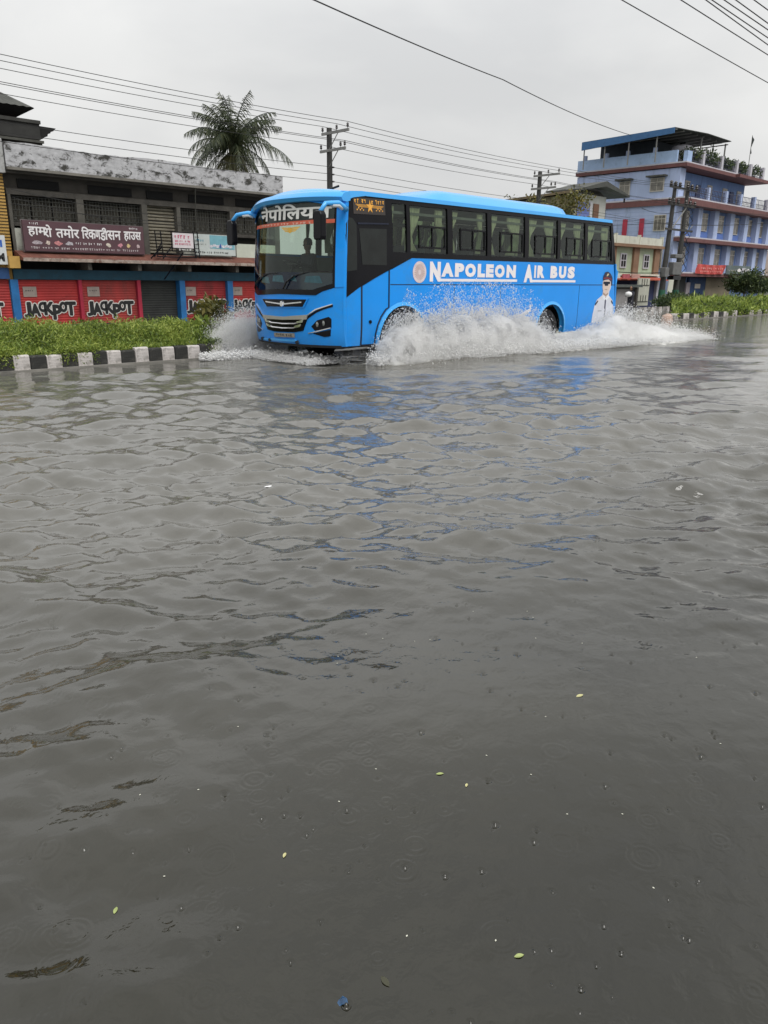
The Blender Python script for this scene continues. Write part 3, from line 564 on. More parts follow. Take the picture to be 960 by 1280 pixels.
for i in range(nx):
    u = i / (nx - 1.)
    for j in range(ny):
        v = j / (ny - 1.) * 2 - 1; y = YC + v * 1.40; x0 = xf(y, 3.0) - .06; s = u ** 1.6; x = x0 + (19.60 - x0) * s
        drop = .24 * max(0, 1 - (x - x0) / .5) ** 2.2 * (1 + .9 * abs(v) ** 3 if v > 0 else 1 + .15 * abs(v)); z = roofz(x, y) - drop + .015
        V.append((x, y + 0, z))
F = [(i * ny + j, i * ny + j + 1, (i + 1) * ny + j + 1, (i + 1) * ny + j) for i in range(nx - 1) for j in range(ny - 1)]
link('roof', V, F, M_bluelt, bus, 'all')
# brow: thick curved lip over the windscreen, white topped
br = MB(); prof = [(-.10, -.02), (-.145, .045), (-.08, .12), (.06, .16), (.08, .0), (0, -.03)]; n = 26; ks = len(br.v)
for i in range(n):
    v = i / (n - 1.) * 2 - 1; y = YC + v * 1.43; zc = 3.045 - .115 * max(0, v) ** 2.2 - .02 * abs(min(0, v)) ** 3
    for (dx, dz) in prof: br.v.append((xf(y, 3.0) + dx, y, zc + dz * (1 - .35 * max(0, v) ** 3)))
k = len(prof); br.f += [(i * k + j, i * k + (j + 1) % k, (i + 1) * k + (j + 1) % k, (i + 1) * k + j) for i in range(n - 1) for j in range(k)] + [tuple(range(k)), tuple((n - 1) * k + j for j in range(k))]
br.build('roof_brow', M_bluelt, bus, 'a')
# roof gutter rail and air conditioning pod
sheet([[(9.97, 3.0), (10.2, 3.085), (10.5, 3.13), (19.56, 3.14), (19.55, 3.215), (10.4, 3.21), (9.97, 3.18)]], SM, -.03, .05, .5, .1).build('gutter_rail', M_bluelt, bus, 'a')
def pod(x0, x1, y0, y1, h, ramp0, ramp1):
    V = []; n1_, n2_ = 26, 13
    for i in range(n1_):
        x = x0 + (x1 - x0) * i / (n1_ - 1.); f = min(1, (x - x0) / ramp0) if ramp0 else 1; g = min(1, (x1 - x) / ramp1); f = math.sin(f * math.pi / 2) ** .8 if f > 0 else 0; g = math.sin(max(g, 0) * math.pi / 2) ** .5 if g > 0 else 0
        for j in range(n2_):
            v = j / (n2_ - 1.) * 2 - 1; y = (y0 + y1) / 2 + v * (y1 - y0) / 2 * (.8 + .2 * min(f, g) ** .5); V.append((x, y, roofz(x, y) - .02 + h * f * g * (1 - abs(v) ** 5) ** .6))
    return V, [(i * n2_ + j, i * n2_ + j + 1, (i + 1) * n2_ + j + 1, (i + 1) * n2_ + j) for i in range(n1_ - 1) for j in range(n2_ - 1)]
V, F = pod(12.55, 18.15, 11.6, 13.7, .27, 1.0, .35); ac = link('air_conditioning_pod', V, F, M_bluelt, bus, 'all')

MB().tube([(10.55, 12.3, 3.25), (10.55, 12.3, 3.33), (10.75, 12.3, 3.40)], .022, 6).build('roof_aerial', M_black, bus)
# front face fittings
def fp_(name, poly, mat, d0=-.006, d1=.01, par=None, **k): return sheet([poly], FM, d0, d1, .12, .2).build(name, mat, par or bus, k.get('smooth', 'a'))
fp_('upper_grille_rim', [(13.44, 1.245), (11.91, 1.265), (12.02, 1.095), (13.23, 1.065)], M_blue, -.02, .01)
ug = fp_('upper_grille', [(13.39, 1.23), (11.95, 1.25), (12.05, 1.11), (13.2, 1.083)], M_black, -.024, .0)
fp_('grille_bar', [(13.22, 1.195), (12.7, 1.165), (12.56, 1.165), (12.06, 1.208), (12.06, 1.185), (12.56, 1.140), (12.7, 1.140), (13.22, 1.172)], M_chrome, -.04, -.02, ug)
MB().lathe([(0, -.02), (.045, -.02), (.055, 0), (.055, .02)], (0, 0, 0), 'y', 16)
em = MB(); cx_ = xf(12.63, 1.155); em.add([(cx_ - .055, 12.63 + .05 * math.cos(a * math.pi / 5), 1.155 + .055 * math.sin(a * math.pi / 5)) for a in range(10)] + [(cx_ - .02, 12.63 + .06 * math.cos(a * math.pi / 5), 1.155 + .065 * math.sin(a * math.pi / 5)) for a in range(10)], [tuple(range(10))] + [(a, (a + 1) % 10, 10 + (a + 1) % 10, 10 + a) for a in range(10)]); em.build('badge', M_chrome, ug)
fp_('silver_band', [(13.42, .915), (12.64, .905), (11.93, .965), (11.96, .875), (12.64, .845), (13.36, .84)], M_silver, -.028, .01)
lg = fp_('lower_grille', [(13.38, .845), (11.95, .885), (12.06, .655), (12.3, .615), (12.95, .60), (13.22, .625)], M_black, -.012, .02)
for z0, w0 in ((.79, .62), (.705, .56)):
    P = [(12.65 + s * w0, z0 + .035) for s in (1,)]; mb = MB()
    pts = [(12.65 + w0, z0 + .03), (12.65 + w0 * .6, z0 - .018), (12.65, z0 - .022), (12.65 - w0 * .6, z0 - .008), (12.65 - w0, z0 + .055)]
    mb.tube([FM(p[0], p[1], -.03) for p in pts], [.018, .014, .012, .014, .018], 6)
    for s in (1, -1):
        e0 = pts[0] if s == 1 else pts[-1]; q = sheet([[(e0[0] + s * .02, e0[1] + .03), (e0[0] - s * .17, e0[1] - .02), (e0[0] - s * .16, e0[1] - .05), (e0[0] - s * .02, e0[1] - .035)]], FM, -.045, -.01, .1, .1); mb.add(q.v, q.f)
    mb.build('grille_chrome', M_chrome, lg, 'a')
fp_('light_slit', [(11.97, .87), (11.75, 1.005), (11.58, 1.075), (11.42, 1.125), (11.42, 1.165), (11.72, 1.06), (11.96, .925)], M_black, -.01, .01)
fp_('chrome_eyebrow', [(11.97, .925), (11.75, 1.055), (11.42, 1.163), (11.42, 1.180), (11.75, 1.078), (11.97, .945)], M_chrome, -.022, .0)
fp_('light_slit', [(13.38, .87), (13.6, 1.0), (13.9, 1.10), (13.93, 1.065), (13.65, .95), (13.4, .84)], M_black, -.01, .01)
fp_('chrome_eyebrow', [(13.38, .88), (13.6, 1.01), (13.9, 1.11), (13.9, 1.125), (13.6, 1.028), (13.38, .90)], M_chrome, -.022, .0)
for pts, low_ in (([(11.86, .745), (11.73, .865), (11.50, .935), (11.45, .90), (11.45, .725), (11.78, .665)], [(11.83, .612), (11.46, .70), (11.47, .575), (11.58, .555)]), ([(13.50, .735), (13.62, .845), (13.86, .905), (13.9, .87), (13.9, .70), (13.57, .65)], [(13.52, .60), (13.89, .675), (13.88, .56), (13.75, .54)])):
    hl = fp_('headlight', pts, M_black, -.008, .02)
    s = 1 if pts[0][0] < 12.6 else -1
    for k, (dy, dz_) in enumerate(((-.13, .045), (-.26, .07))):
        c = FM(pts[0][0] + s * dy, .745 + dz_, -.012); MB().lathe([(.0, -.0), (.035, -.0), (.047, .012), (.05, .03)], (0, 0, 0), 'y', 14)
        l_ = MB(); l_.add([(c[0] - .008 * (r < .02), c[1] + r * math.cos(a * math.pi / 6), c[2] + r * math.sin(a * math.pi / 6)) for r in (.012, .045, .05) for a in range(12)], [tuple(range(12))] + [(q * 12 + a, q * 12 + (a + 1) % 12, q * 12 + 12 + (a + 1) % 12, q * 12 + 12 + a) for q in range(2) for a in range(12)]); l_.build('lamp_lens', pm('lamp lens', (.20, .21, .20), .08, .2, 20, coat=1), hl)
    fp_('fog_light', low_, M_black, -.008, .02)
    fp_('chrome_strip', [(pts[0][0] + s * .07, .605), (pts[0][0] - s * .14, .650), (pts[0][0] - s * .40, .722), (pts[0][0] - s * .40, .738), (pts[0][0] - s * .14, .668), (pts[0][0] + s * .07, .62)], M_chrome, -.022, .0)
fp_('number_plate', [(12.95, .495), (12.31, .515), (12.31, .595), (12.95, .575)], pm('grimy plate', (.24, .22, .18), .5, .35, 18), -.03, .0)
scribble(12.36, 12.92, .525, .57, 8, FM, -.034, 9).build('plate_print', M_black, bus, fix=False)
fp_('bumper_insert', [(13.55, .40), (12.2, .43), (12.3, .475), (13.35, .455)], M_bluelt, -.03, .0)
for y in (13.5, 13.15, 12.24): MB().tube([FM(y, .42, -.05), FM(y, .44, .05)], .035, 8).build('tow_eye', M_rubber, bus)
sheet([[(11.3, .345), (14.0, .33), (14.0, .375), (11.3, .395)]], FM, -.004, .06, .2, 1).build('bumper_lip', M_rubber, bus)
# side mirrors on curved blue arms
for nm, R0, R1, R2, R3, my in (('n', (9.98, 11.22, 2.86), (9.75, 11.17, 2.95), (9.42, 11.14, 2.92), (9.27, 11.14, 2.74), 11.14), ('f', (9.98, 13.98, 2.88), (9.82, 14.10, 2.93), (9.68, 14.30, 2.90), (9.60, 14.42, 2.74), 14.42)):
    a_ = MB().tube([R0, [(p + q) / 2 for p, q in zip(R0, R1)], R1, [(p + q) / 2 for p, q in zip(R1, R2)], R2, R3], [.062, .056, .048, .044, .042, .04], 10).build('mirror_arm', M_bluelt, bus, 'all')
    MB().tube([[(p + q) / 2 for p, q in zip(R0, R1)], R1, [(p + q) / 2 for p, q in zip(R1, R2)]], .040, 8).build('arm_underside', pm('white gloss', (.75, .78, .8), .3, .05), a_, 'all').location.z -= .035
    x = R3[0]; mb = MB().prism([(my - .10, 2.30), (my + .09, 2.30), (my + .11, 2.36), (my + .10, 2.74), (my + .06, 2.79), (my - .07, 2.79), (my - .12, 2.72), (my - .12, 2.36)], 'x', x - .06, x + .07)
    mh = mb.build('mirror_housing', M_black, bus, bevel=.02)
    MB().prism([(my - .09, 2.34), (my + .08, 2.34), (my + .08, 2.72), (my - .09, 2.72)], 'x', x + .071, x + .078).build('mirror_glass', M_chrome, mh)
# lettering on the side, one mesh per word, mapped on the panel
M_out = pm('grey blue letter edge', (.30, .36, .44), .5, .1)
def word(name, letters):
    put_text(letters, SM, name, M_wlet, bus, -.007)
ls = []
z0, zc = 1.60, 1.70
ls.append(('N', 12.30, z0, .34, .40, .075, 1))
for ch, x, w in (('A', 12.66, .40), ('P', 13.10, .31), ('O', 13.44, .37), ('L', 13.87, .27), ('E', 14.17, .28), ('O', 14.49, .37), ('N', 14.93, .36)): ls.append((ch, x, zc, w, .285, .075, 1))
word('side_lettering', ls)
ls = [('A', 15.62, z0, .37, .41, .075, 1)]
for ch, x, w in (('I', 16.03, .075), ('R', 16.16, .31), ('B', 16.72, .31), ('U', 17.09, .33), ('S', 17.49, .33)): ls.append((ch, x, zc + .005, w, .29, .075 if ch != 'I' else .04, 1))
word('side_lettering', ls)
for a, b in ((12.64, 15.36), (15.94, 17.88)): sheet([[(a, 1.605), (b, 1.61), (b, 1.665), (a, 1.66)]], SM, -.006, None, .8, 1).build('lettering_underline', M_wlet, bus)
mb = MB(); mb.add([SM(11.99 + .205 * math.cos(i * .2618), 1.785 + .215 * math.sin(i * .2618), -.006) for i in range(24)], [tuple(range(24))]); lg_ = mb.build('round_emblem', M_pink, bus, fix=False)
mb = MB()
for i in range(24):
    a, b = i * .2618, (i + .5) * .2618; mb.add([SM(11.99 + r * math.cos(q), 1.785 + r * 1.05 * math.sin(q), -.008) for r, q in ((.05, a), (.15, a), (.15, b), (.05, b))], [(0, 1, 2, 3)])
mb.build('emblem_print', pm('emblem print', (.50, .36, .34), .5, .2, 20), lg_, fix=False)
OF = [(18.84, .56), (18.86, .80), (18.92, 1.02), (19.02, 1.17), (19.16, 1.23), (19.28, 1.29), (19.29, 1.40), (19.25, 1.48), (19.24, 1.62), (19.26, 1.72), (19.66, 1.70), (19.71, 1.58), (19.68, 1.46), (19.63, 1.38), (19.62, 1.27), (19.72, 1.22), (19.84, 1.14), (19.90, .98), (19.95, .60)]
of = sheet([OF], SM, -.006, None, .4, .3).build('printed_portrait', pm('pale shirt print', (.58, .60, .66), .5, .08, 5), bus)
def pr_(n, poly, m, d): sheet([poly], SM, d, None, .5, .5).build(n, m, of, fix=False)
pr_('portrait_face', [(19.30, 1.30), (19.29, 1.42), (19.26, 1.50), (19.255, 1.62), (19.29, 1.68), (19.62, 1.68), (19.67, 1.56), (19.64, 1.46), (19.58, 1.38), (19.57, 1.28), (19.44, 1.22)], pm('face print', (.62, .50, .44), .5, .08, 9), -.008)
pr_('portrait_cap', [(19.24, 1.66), (19.24, 1.78), (19.32, 1.88), (19.46, 1.90), (19.62, 1.84), (19.73, 1.74), (19.74, 1.56), (19.69, 1.52), (19.66, 1.64), (19.52, 1.70), (19.36, 1.68)], pm('navy print', (.015, .018, .05), .5), -.010)
pr_('portrait_glasses', [(19.27, 1.575), (19.62, 1.575), (19.62, 1.635), (19.27, 1.64)], M_gap, -.010)
pr_('portrait_glasses', [(19.36, 1.53), (19.52, 1.53), (19.54, 1.58), (19.33, 1.58)], M_gap, -.0112)
pr_('portrait_collar', [(19.26, 1.26), (19.36, 1.31), (19.46, 1.20), (19.56, 1.31), (19.66, 1.24), (19.50, 1.14), (19.46, 1.18), (19.40, 1.14)], pm('collar print', (.72, .74, .78), .5), -.0085)
pr_('portrait_shadow', [(19.30, 1.31), (19.44, 1.25), (19.57, 1.31), (19.57, 1.35), (19.44, 1.30), (19.31, 1.36)], pm('brown print', (.36, .26, .21), .5), -.0092)
pr_('portrait_epaulette', [(18.93, 1.06), (19.06, 1.15), (19.09, 1.12), (18.95, 1.01)], M_gap, -.009)
pr_('portrait_epaulette', [(19.78, 1.16), (19.87, 1.07), (19.85, 1.03), (19.76, 1.11)], M_gap, -.009)
pr_('portrait_pocket', [(19.10, .86), (19.30, .86), (19.30, .89), (19.10, .89)], pm('grey print', (.35, .37, .42), .5), -.009)
pr_('portrait_mouth', [(19.37, 1.425), (19.50, 1.42), (19.50, 1.437), (19.37, 1.442)], pm('brown print', (.36, .26, .21), .5), -.0092)
pr_('portrait_badge', [(19.40, 1.77), (19.48, 1.79), (19.53, 1.84), (19.44, 1.85)], pm('cap badge', (.6, .5, .3), .5), -.012)
pr_('portrait_cap_band', [(19.26, 1.70), (19.45, 1.72), (19.67, 1.68), (19.68, 1.71), (19.46, 1.755), (19.25, 1.735)], pm('maroon print', (.22, .02, .03), .5), -.0125)
pr_('portrait_tie', [(19.42, 1.22), (19.49, 1.22), (19.505, .60), (19.44, .60)], pm('dark tie print', (.03, .03, .07), .5), -.008)
# white swoosh graphic low on the side
sheet([[(14.0, .60), (15.95, .60), (15.98, .80), (14.2, .74)], [(15.3, .80), (15.7, .82), (15.98, .93), (16.0, 1.14), (15.93, .99), (15.68, .91)], [(13.6, .80), (13.75, 1.12), (13.8, .85), (14.1, 1.05), (14.25, .82), (15.1, .84)]], SM, -.006, None, .5, .5).build('side_graphic', M_wlet, bus)
# wheels
def wheel(cx, near=True, front=True):
    s = 1 if near else -1; y = (BY0 + .13) if near else (BY1 - .13); cz = .45
    T = MB().lathe([(.30, 0), (.33, -.02 * s), (.48, -.01 * s), (.515, .03 * s), (.525, .08 * s), (.525, .22 * s), (.50, .27 * s), (.33, .28 * s)], (cx, y, cz), 'y', 40)
    w = root('wheel', (cx, y, cz), '', ''); del w['label']; del w['category']; w.parent = bus; w.location = Vector((cx, y, cz)) - Vector(bus.location)
    T.build('tyre', M_rubber, w, 'a')
    k = -1 if front else 1
    rim = MB().lathe([(.30, .0), (.305, .02 * s), (.27, .05 * s), (.25, (.05 + .0) * s), (.15, (.02 if front else .16) * s), (.10, (-.01 if front else .15) * s), (.09, (-.04 if front else .05) * s), (0, (-.045 if front else .04) * s)], (cx, y, cz), 'y', 32).build('rim', M_rim, w, 'a')
    mb = MB()
    for i in range(10):
        a = i * .628; c = (cx + .20 * math.cos(a), y + (.028 if front else .09) * s, cz + .20 * math.sin(a)); mb.bar(c, (c[0], c[1] + .02 * s, c[2]), .032, n=8)
    mb.build('rim_hole', M_gap, w)
    mb = MB()
    for i in range(8):
        a = i * .785 + .2; c = (cx + .125 * math.cos(a), y - .012 * s, cz + .125 * math.sin(a)); mb.bar(c, (c[0], c[1] + .03 * s, c[2]), .014, n=6)
    mb.build('wheel_nut', M_rim, w)
wheel(11.53); wheel(16.88, True, False); wheel(11.53, False); wheel(16.88, False, False)
# rear
sheet([[(ye0, .4), (ye1, .4), (ye1, 2.1), (ye0, 2.1)]], RM, 0, .05, .4, .2).build('rear_panel', M_blue, bus, 'a')
sheet([[(ye0 + .03, 2.1), (ye1 - .03, 2.1), (ye1 - .08, 3.14), (ye0 + .08, 3.14)]], RM, 0, .05, .4, .2).build('rear_window', M_black, bus, 'a')
for y in (11.45, 13.9): sheet([[(y - .1, .9), (y + .1, .9), (y + .1, 1.4), (y - .1, 1.4)]], RM, -.02, .0, .5, .5).build('tail_light', pm('tail light', (.4, .02, .02), .2), bus)
MB().tube([(19.9 - .3 * 0, 11.27, 2.0), (20.02, 11.25, 1.9), (19.98, 11.25, 1.55)], .03, 6).build('rear_corner_trim', M_bluelt, bus)
# driver and conductor
def seated(label, x, y, zc_, s, shirt, arm=True):
    p = root('person', (x, y, zc_), label, 'person')
    J = [(x, y, zc_, .15), (x, y, zc_ + .22, .16), (x - .01, y, zc_ + .42, .17), (x - .02, y, zc_ + .54, .07), (x - .02, y + .19, zc_ + .47, .065), (x - .15, y + .24, zc_ + .25, .05), (x - .40, y + .17, zc_ + .27, .04), (x - .02, y - .19, zc_ + .47, .065), (x - .15, y - .24, zc_ + .25, .05), (x - .40, y - .17, zc_ + .30, .04), (x - .02, y + .10, zc_ - .02, .10), (x - .40, y + .13, zc_ + .0, .075), (x - .45, y + .13, zc_ - .40, .05), (x - .02, y - .10, zc_ - .02, .10), (x - .40, y - .13, zc_ + .0, .075), (x - .45, y - .13, zc_ - .40, .05)]
    E_ = [(0, 1), (1, 2), (2, 3), (2, 4), (4, 5), (5, 6), (2, 7), (7, 8), (8, 9), (0, 10), (10, 11), (11, 12), (0, 13), (13, 14), (14, 15)]
    skin_body('body', J, E_, shirt, p)
    hd = MB(); hx, hz = x - .05, zc_ + .70
    prof = [(0, -.125), (.05, -.115), (.075, -.07), (.082, 0), (.088, .05), (.075, .10), (.04, .125), (0, .13)]
    hd.lathe(prof, (hx, y, hz), 'z', 18); hd.bar((hx + .01, y, hz - .2), (hx, y, hz - .08), .055, .05, 10)
    hd.bar((hx - .075, y, hz + .01), (hx - .11, y, hz - .02), .010, .018, 6)
    for s_ in (-1, 1): hd.bar((hx + .01, y + s_ * .083, hz - .02), (hx + .02, y + s_ * .093, hz + .02), .018, .014, 6)
    hd.build('head', M_skin, p, 'all')
    MB().lathe([(.0, .14), (.05, .135), (.085, .10), (.096, .05), (.092, -.01)], (hx + .012, y, hz), 'z', 18).build('hair', pm('black hair', (.01, .01, .01), .6), p, 'all')
    return p
seated('driver in dark clothes seated behind the coach steering wheel', 10.72, 13.22, 1.62, 1, M_cloth)
seated('conductor in dark clothes sitting beside the door behind the coach windscreen', 10.95, 12.05, 1.62, 1, pm('dark shirt', (.05, .05, .06), .9, .2))
sw = MB(); c = Vector((10.28, 13.22, 1.92)); ax = Vector((.35, 0, 1)).normalized(); u = Vector((0, 1, 0)); v = ax.cross(u)
sw.tube([c + (u * math.cos(a * .349) + v * math.sin(a * .349)) * .21 for a in range(19)], .014, 6); sw.bar(c - u * .2, c + u * .2, .012); sw.bar(c, c - ax * .25, .03); sw.build('steering_wheel', M_black, bus)
# ---------------------------------------------------------------- left: two-storey shop building with the red shutters
M_par = pm('peeling mouldy whitewash', (.44, .44, .45), .9, .25, 6, bump=.8, dirt=((.045, .044, .038), .51, .60, 2.6), stretch=(.8, 1, 1.3))
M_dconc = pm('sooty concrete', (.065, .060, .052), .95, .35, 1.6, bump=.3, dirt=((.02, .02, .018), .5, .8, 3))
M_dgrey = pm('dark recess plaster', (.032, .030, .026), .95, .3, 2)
M_dado = pm('blotched pale plaster', (.42, .43, .38), .9, .15, 2, dirt=((.13, .12, .11), .52, .70, 3))
M_rust = pm('rusty red awning', (.13, .045, .03), .8, .35, 3, dirt=((.28, .22, .18), .60, .75, 6))
M_teal = pm('teal painted beam', (.008, .055, .09), .7, .25, 2, dirt=((.02, .03, .03), .55, .8, 3))
M_bpost = pm('blue painted post', (.01, .12, .32), .6, .2, 3, dirt=((.02, .04, .08), .6, .85, 5))
M_rsh = pm('red painted roller shutter', (.34, .022, .020), .65, .25, 1.5, dirt=((.10, .012, .012), .55, .85, 2.2))
M_crim = pm('crimson painted pier', (.33, .015, .04), .7, .2, 2)
M_gsh = pm('dark grimy shutter', (.022, .024, .022), .8, .35, 2)
M_tan = pm('tan roller shutter', (.22, .20, .15), .75, .2, 2, dirt=((.08, .07, .06), .5, .8, 3))
M_grl = pm('grey window grille', (.055, .055, .046), .7, .3, 5)
M_dark = pm('dark opening', (.008, .008, .008), .95)
FY = PY(28.0)
sb = root('shop_building', (15.6, 28, 0), 'two storey shop building with mouldy white parapet and red JACKPOT shutters', 'building')
# parapet with an uneven worn top
xs = np.linspace(10.07, 21.32, 60); topz = [5.83 + .03 * math.sin(x * 1.3) - .05 * max(0, (x - 17) / 4) + random.uniform(-.012, .012) for x in xs]
mb = MB(); mb.prism([(10.07, 5.07)] + [(21.32, 5.10)] + [(xs[i], topz[i]) for i in range(59, -1, -1)], 'y', 28.0, 28.16); mb.build('parapet', M_par, sb, fix=True)
MB().box(21.16, 21.30, 28.17, 34, 5.09, 5.78).build('parapet', M_par, sb)
MB().box(10.05, 21.45, 27.86, 28.0, 5.0, 5.085).build('parapet_ledge', pm('grey ledge', (.16, .15, .13), .9, .25, 2), sb)
MB().box(10.05, 21.3, 28.02, 34, 4.92, 5.06).build('roof_slab', M_dconc, sb)
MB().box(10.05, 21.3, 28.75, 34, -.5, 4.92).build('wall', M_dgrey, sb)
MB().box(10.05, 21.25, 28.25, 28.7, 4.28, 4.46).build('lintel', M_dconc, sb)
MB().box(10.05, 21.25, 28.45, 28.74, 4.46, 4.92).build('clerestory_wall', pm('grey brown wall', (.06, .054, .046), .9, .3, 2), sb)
for a, b in ((10.5, 11.9), (12.95, 14.6), (15.2, 16.3), (17.0, 18.6), (19.2, 20.6)): MB().box(a, b, 28.40, 28.449, 4.52, 4.80).build('ventilator', M_dark, sb)
for x, w in ((10.06, .10), (12.38, .26), (14.86, .22), (16.32, .16), (18.75, .24), (21.0, .25)): MB().box(x, x + w, 28.22, 28.70, 2.5, 4.28).build('pier', pm('grey pier', (.085, .08, .068), .9, .3, 2), sb)
for a, b in ((10.17, 12.37), (12.65, 14.85), (16.49, 18.74), (19.0, 20.98)):
    MB().box(a, b, 28.62, 28.70, 3.2, 4.28).build('window_opening', M_dark, sb)
    g = MB(); x = a + .05
    while x < b: g.box(x, x + .022, 28.40, 28.42, 3.42, 4.26); x += .115
    for z in (3.45, 3.62, 3.80, 3.98, 4.12, 4.22): g.box(a, b, 28.385, 28.398, z, z + .020)
    x = a + .08
    while x < b - .1: g.box(x, x + .09, 28.37, 28.382, 3.50, 3.58); g.box(x + .03, x + .06, 28.37, 28.382, 3.66, 3.76); x += .23
    g.build('window_grille', M_grl, sb, kind='stuff')
    for k in range(3): MB().box(a + (b - a) * (k + .04) / 3, a + (b - a) * (k + .96) / 3, 28.55, 28.60, 3.44, 4.22).build('window_shutter', pm('drab wooden shutter', (.06, .055, .043), .9, .3, 3), sb)
    MB().box(a, b, 28.3, 28.6, 3.30, 3.42).build('sill', M_dconc, sb)
for a, b in ((10.06, 14.86), (16.48, 18.75), (18.99, 21.2)): MB().box(a, b, 28.24, 28.62, 2.46, 3.22 if a < 18 else 3.04).build('balcony_wall', M_dado if a < 18 else pm('cream white dado', (.50, .53, .45), .9, .08, 3), sb)
g = MB()
for k in range(15): g.prism([(28.5, 2.55 + k * .12), (28.44, 2.58 + k * .12), (28.44, 2.63 + k * .12), (28.5, 2.66 + k * .12)], 'x', 15.1, 16.31)
g.build('upper_roller_shutter', M_tan, sb, kind='stuff')
aw = MB().prism([(27.5, 2.17), (28.3, 2.22), (28.3, 2.50), (28.2, 2.50), (27.5, 2.25)], 'x', 10.06, 21.3).build('awning', M_rust, sb)
MB().box(10.06, 21.3, 27.46, 27.498, 2.15, 2.26).build('awning_nose', pm('pale rusted edge', (.32, .26, .22), .8, .35, 6, dirt=((.12, .05, .03), .5, .65, 4)), sb)
for x in (12.3, 14.2, 16.3, 18.5, 20.4): MB().box(x, x + .14, 27.6, 28.6, 1.9, 2.16).build('awning_bracket', M_dconc, sb)
MB().box(9.9, 21.3, 28.1, 28.4, 1.56, 1.89).build('beam', M_teal, sb)
for x, w in ((9.74, .26), (16.14, .24), (18.36, .26), (20.9, .25)): MB().box(x, x + w, 28.05, 28.35, -.4, 1.555).build('post', M_bpost, sb)
for x, w in ((12.10, .12), (14.36, .14)): MB().box(x, x + w, 28.08, 28.35, -.4, 1.555).build('pier', M_crim, sb)
def shutter(a, b, m, par, y=28.22, z1=1.55):
    mb = MB(); z = -.3; V = []; k = 0
    while z < z1: V += [(a, y - (.012 if k % 2 else 0), z), (b, y - (.012 if k % 2 else 0), z)]; z += .045; k += 1
    mb.add(V, [(2 * i, 2 * i + 1, 2 * i + 3, 2 * i + 2) for i in range(len(V) // 2 - 1)]); return mb.build('roller_shutter', m, par, fix=False)
M_ltr, M_ltw = pm('black shutter lettering', (.012, .012, .012), .7), pm('white letter outline', (.62, .60, .56), .7, .1, 9)
def jackpot(x0, w, par, z0=.30, y=28.2):
    W_ = {'J': (.00, .12, .0, .50), 'A': (.115, .17, .02, .42), 'C': (.27, .12, .17, .33), 'K': (.37, .18, .06, .44), 'P': (.53, .15, -.10, .50), 'O': (.665, .13, .15, .35), 'T': (.78, .19, .03, .47)}
    f = PY(y); i_ = [(c, x0 + w * q[0] + .012, z0 + q[2] + .01, w * q[1], q[3] - .02, .02, 1) for c, q in W_.items()]
    put_text(i_, f, 'lettering_outline', M_ltw, par, -.010, fat=.058); put_text(i_, f, 'lettering', M_ltr, par, -.020, fat=.022)
M_note = pm('grey pasted notice', (.30, .25, .22), .8, .15, 6)
RS = [M_rsh, pm('red shutter faded', (.29, .028, .024), .7, .3, 1.2, dirt=((.12, .03, .025), .5, .75, 1.6), stretch=(1, 1, .4)), pm('red shutter dark', (.25, .016, .018), .65, .3, 1.5, dirt=((.07, .02, .015), .52, .8, 2.5), stretch=(1, 1, .4)), M_rsh]
for k_, (a, b, lx, n0) in enumerate(((10.02, 12.09, 10.09, 10.17), (12.23, 14.35, 12.33, 12.44), (16.4, 18.35, 16.44, 16.47), (18.63, 20.88, 18.6, 18.70))):
    s = shutter(a, b, RS[k_], sb); jackpot(lx + .04, 1.86, s)
    nt_ = MB().box(n0, n0 + .46, 28.185, 28.19, .98, 1.32).build('pasted_notice', M_note, s); scribble(n0 + .08, n0 + .38, 1.15, 1.21, 4, PY(28.185), -.004, int(a * 7)).build('notice_print', M_ltr, s, fix=False)
    MB().box(a, b, 28.19, 28.23, -.1, .02).build('shutter_rail', M_gap, s)
shutter(14.51, 16.13, M_gsh, sb, 28.35)
MB().tube([(17.0, 27.9, 5.0), (17.1, 28.1, 4.4), (17.12, 28.2, 3.4)], .02, 5).build('drain_pipe', M_grl, sb)
for k, (p, q, sg_) in enumerate((((10.1, 27.9, 4.4), (21.2, 27.9, 4.1), .35), ((10.1, 27.85, 3.95), (21.2, 27.85, 3.9), .25), ((10.1, 27.9, 4.15), (16.5, 27.9, 3.6), .2))):
    P = [Vector(p).lerp(Vector(q), t / 14) - Z_ * sg_ * 4 * (t / 14) * (1 - t / 14) for t in range(15)]; o = MB().tube(P, .012, 4).build('service_cable', pm('facade cable', (.02, .02, .02), .8)); tag(o, ('uppermost thin cable slung across the shop building front', 'middle thin cable slung across the shop building grilles', 'short slanting cable on the left half of the shop building')[k], 'cable', 'cables across the shop front')
